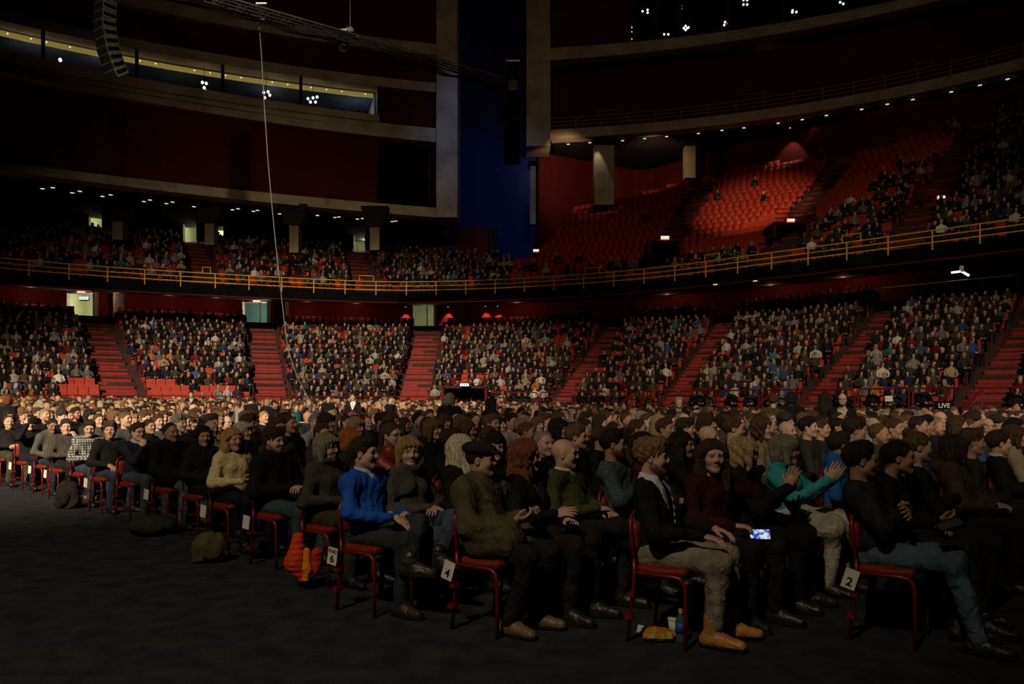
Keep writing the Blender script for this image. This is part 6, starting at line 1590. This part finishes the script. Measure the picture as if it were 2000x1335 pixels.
# bags on the floor
def bag(px, py, d, w, h, color, label, name='backpack', seed=1):
    p = P(px, py, d); p.z = float(floor_z(p.x, p.y)); root = empty(name, p, rnd.uniform(-.5, .5)); tag(root, label, 'bag')
    soft('body', [EL((0, 0, h * .45), (w * .5, w * .36, h * .5), k=.04), RC((-w * .3, 0, h * .2), (w * .3, 0, h * .2), h * .22, h * .22, .05)], .012, M['cloth'], color, root, folds(.010, 1.4, seed), lambda X: -X[:, 2] + .002)
    soft('pocket', [EL((0, -w * .34, h * .36), (w * .28, w * .10, h * .24), k=.03)], .012, M['cloth'], tuple(c * .8 for c in color), root, folds(.005, 1.5, seed + 2))
    MB().tube([(-w * .12, 0, h * .9), (-w * .1, 0, h * 1.08), (w * .1, 0, h * 1.08), (w * .12, 0, h * .9)], .012, 6).build('handle', M['black'], root)
bag(412, 1100, 7.7, .34, .30, (.075, .070, .032), 'dark khaki rounded backpack on the carpet beside the blonde', seed=5)
bag(133, 995, 11.6, .34, .42, (.018, .017, .014), 'black backpack with pale straps on the carpet at left', seed=6)
bag(300, 1045, 9.3, .55, .24, (.030, .028, .026), 'dark padded coat bundled under the aisle chair', 'bundled_coat', seed=8)
bag(518, 1095, 7.9, .28, .22, (.012, .012, .014), 'small black shiny bag under the chair left of the orange jacket', seed=9)
# scarf on the lap beside the bald man
root = empty('folded_scarf', P(1080, 1062, 5.75)); tag(root, 'pale fur-lined scarf folded on a dark lap', 'scarf')
soft('scarf_fold', [RC((-.13, 0, -.03), (.10, -.03, .06), .045, .040, .04), RC((-.10, -.05, -.10), (.08, -.05, -.02), .05, .04, .04)], .010, M['knit'], (.30, .26, .16), root, folds(.012, 1.6, 12))
soft('scarf_end', [RC((-.02, -.06, -.12), (.02, -.05, -.24), .05, .055, .04)], .010, M['knit'], (.035, .035, .030), root, folds(.012, 1.8, 13))
# snack bag, napkin, paper cup, bottle on the carpet
g0 = P(1288, 1243, 5.15); g0.z = 0
root = empty('snack_bag', g0, -.1); tag(root, 'shiny orange-yellow snack bag lying on the carpet', 'snack bag')
V, Q, C = mesh_prims([EL((0, 0, .045), (.098, .06, .045), k=.02), RC((-.09, -.03, .035), (.09, -.03, .055), .018, .018, .02)], .008, folds(.008, 2.2, 4), lambda X: -X[:, 2] + .001)
snack = mat('snack_foil', (.50, .17, .02), .25, .5, 22, spec=.6)
link(bpy.data.objects.new('pouch', fast_mesh('pouch', V, Q, snack)), root)
MB().box((0, -.062, .055), (.15, .004, .045)).build('print_band', mat('snack_print', (.45, .36, .05), .3, .5, 30), root)
p = P(1258, 1236, 5.34); p.z = .002
o = mesh_obj('paper_napkin', [(-.06, -.05, 0), (.07, -.05, 0), (.06, .05, .012), (-.03, .06, .03), (-.06, -.05, .004), (.07, -.05, .004), (.06, .05, .016), (-.03, .06, .034)], [(0, 3, 2, 1), (4, 5, 6, 7), (0, 1, 5, 4), (1, 2, 6, 5), (2, 3, 7, 6), (3, 0, 4, 7)], M['card']); o.location = p; tag(o, 'crumpled white napkin under the snack bag', 'napkin')
p = P(1316, 1240, 5.32); p.z = 0
root = empty('paper_cup', p); tag(root, 'white paper cup between snack bag and bottle', 'cup')
MB().lathe([(.028, 0), (.038, .09)], 16).build('cup_body', M['card'], root, True); MB().lathe([(.041, .088), (.041, .098), (.034, .104), (.0, .104)], 16).build('lid', M['white'], root)
p = P(1329, 1252, 5.12); p.z = 0
root = empty('plastic_bottle', p); tag(root, 'plastic water bottle with blue label and yellow cap on the carpet', 'bottle')
mb, nt, b = new_mat('bottle_plastic'); b.inputs['Base Color'].default_value = (.05, .09, .13, 1); b.inputs['Roughness'].default_value = .08; b.inputs['Specular IOR Level'].default_value = .8
MB().lathe([(.026, 0), (.032, .008), (.032, .04), (.029, .05), (.032, .06), (.032, .13), (.026, .155), (.013, .178), (.0125, .19)], 18).build('bottle_body', mb, root, True)
MB().lathe([(.0328, .062), (.0328, .125)], 18).build('label_wrap', mat('bottle_label', (.02, .08, .30), .5, .3, 30), root, True)
MB().lathe([(.0145, .187), (.0145, .206), (.012, .209)], 14).build('cap', mat('bottle_cap', (.45, .36, .05), .5, .1, 10), root)
# mixing-desk screen edge in mid-floor and paper signs at the right barrier
root = empty('mixing_desk', P(635, 830, 20.5)); tag(root, 'mixing desk edge with a thin lit lid in mid-floor', 'desk')
zf = float(floor_z(root.location.x, root.location.y)); root.location.z = zf
MB().box((0, 0, .45), (1.3, .7, .9)).build('case', M['black'], root); MB().box((0, -.1, .93), (1.2, .5, .05)).build('desk_top', M['dark'], root); MB().box((0, -.36, .955), (1.1, .03, .015)).build('edge_strip', M['white'], root)
root = empty('paper_sign', P(1736, 778, 22.6)); tag(root, 'blank-looking white paper notice on the right red barrier', 'sign')
MB().box((0, 0, 0), (.21, .01, .15)).build('sheet', M['card'], root)
for k in range(3): MB().box((0, -.007, .035 - k * .035), (.15, .004, .008)).build('text_line', M['greyrail'], root)
c = text_mesh('LIVE', .16); c.materials.clear(); c.materials.append(M['card'])
root = empty('sign_board', P(1844, 792, 20.5)); tag(root, 'small dark board with pale LIVE lettering beside the right floor stairs', 'sign')
MB().box((0, .02, 0), (.46, .03, .2)).build('board', M['black'], root)
MB().tube([(0, .04, -.1), (0, .04, -root.location.z)], .02, 6).build('stand', M['black'], root)
o = link(bpy.data.objects.new('lettering', c), root); o.rotation_euler = (math.pi / 2, 0, 0)
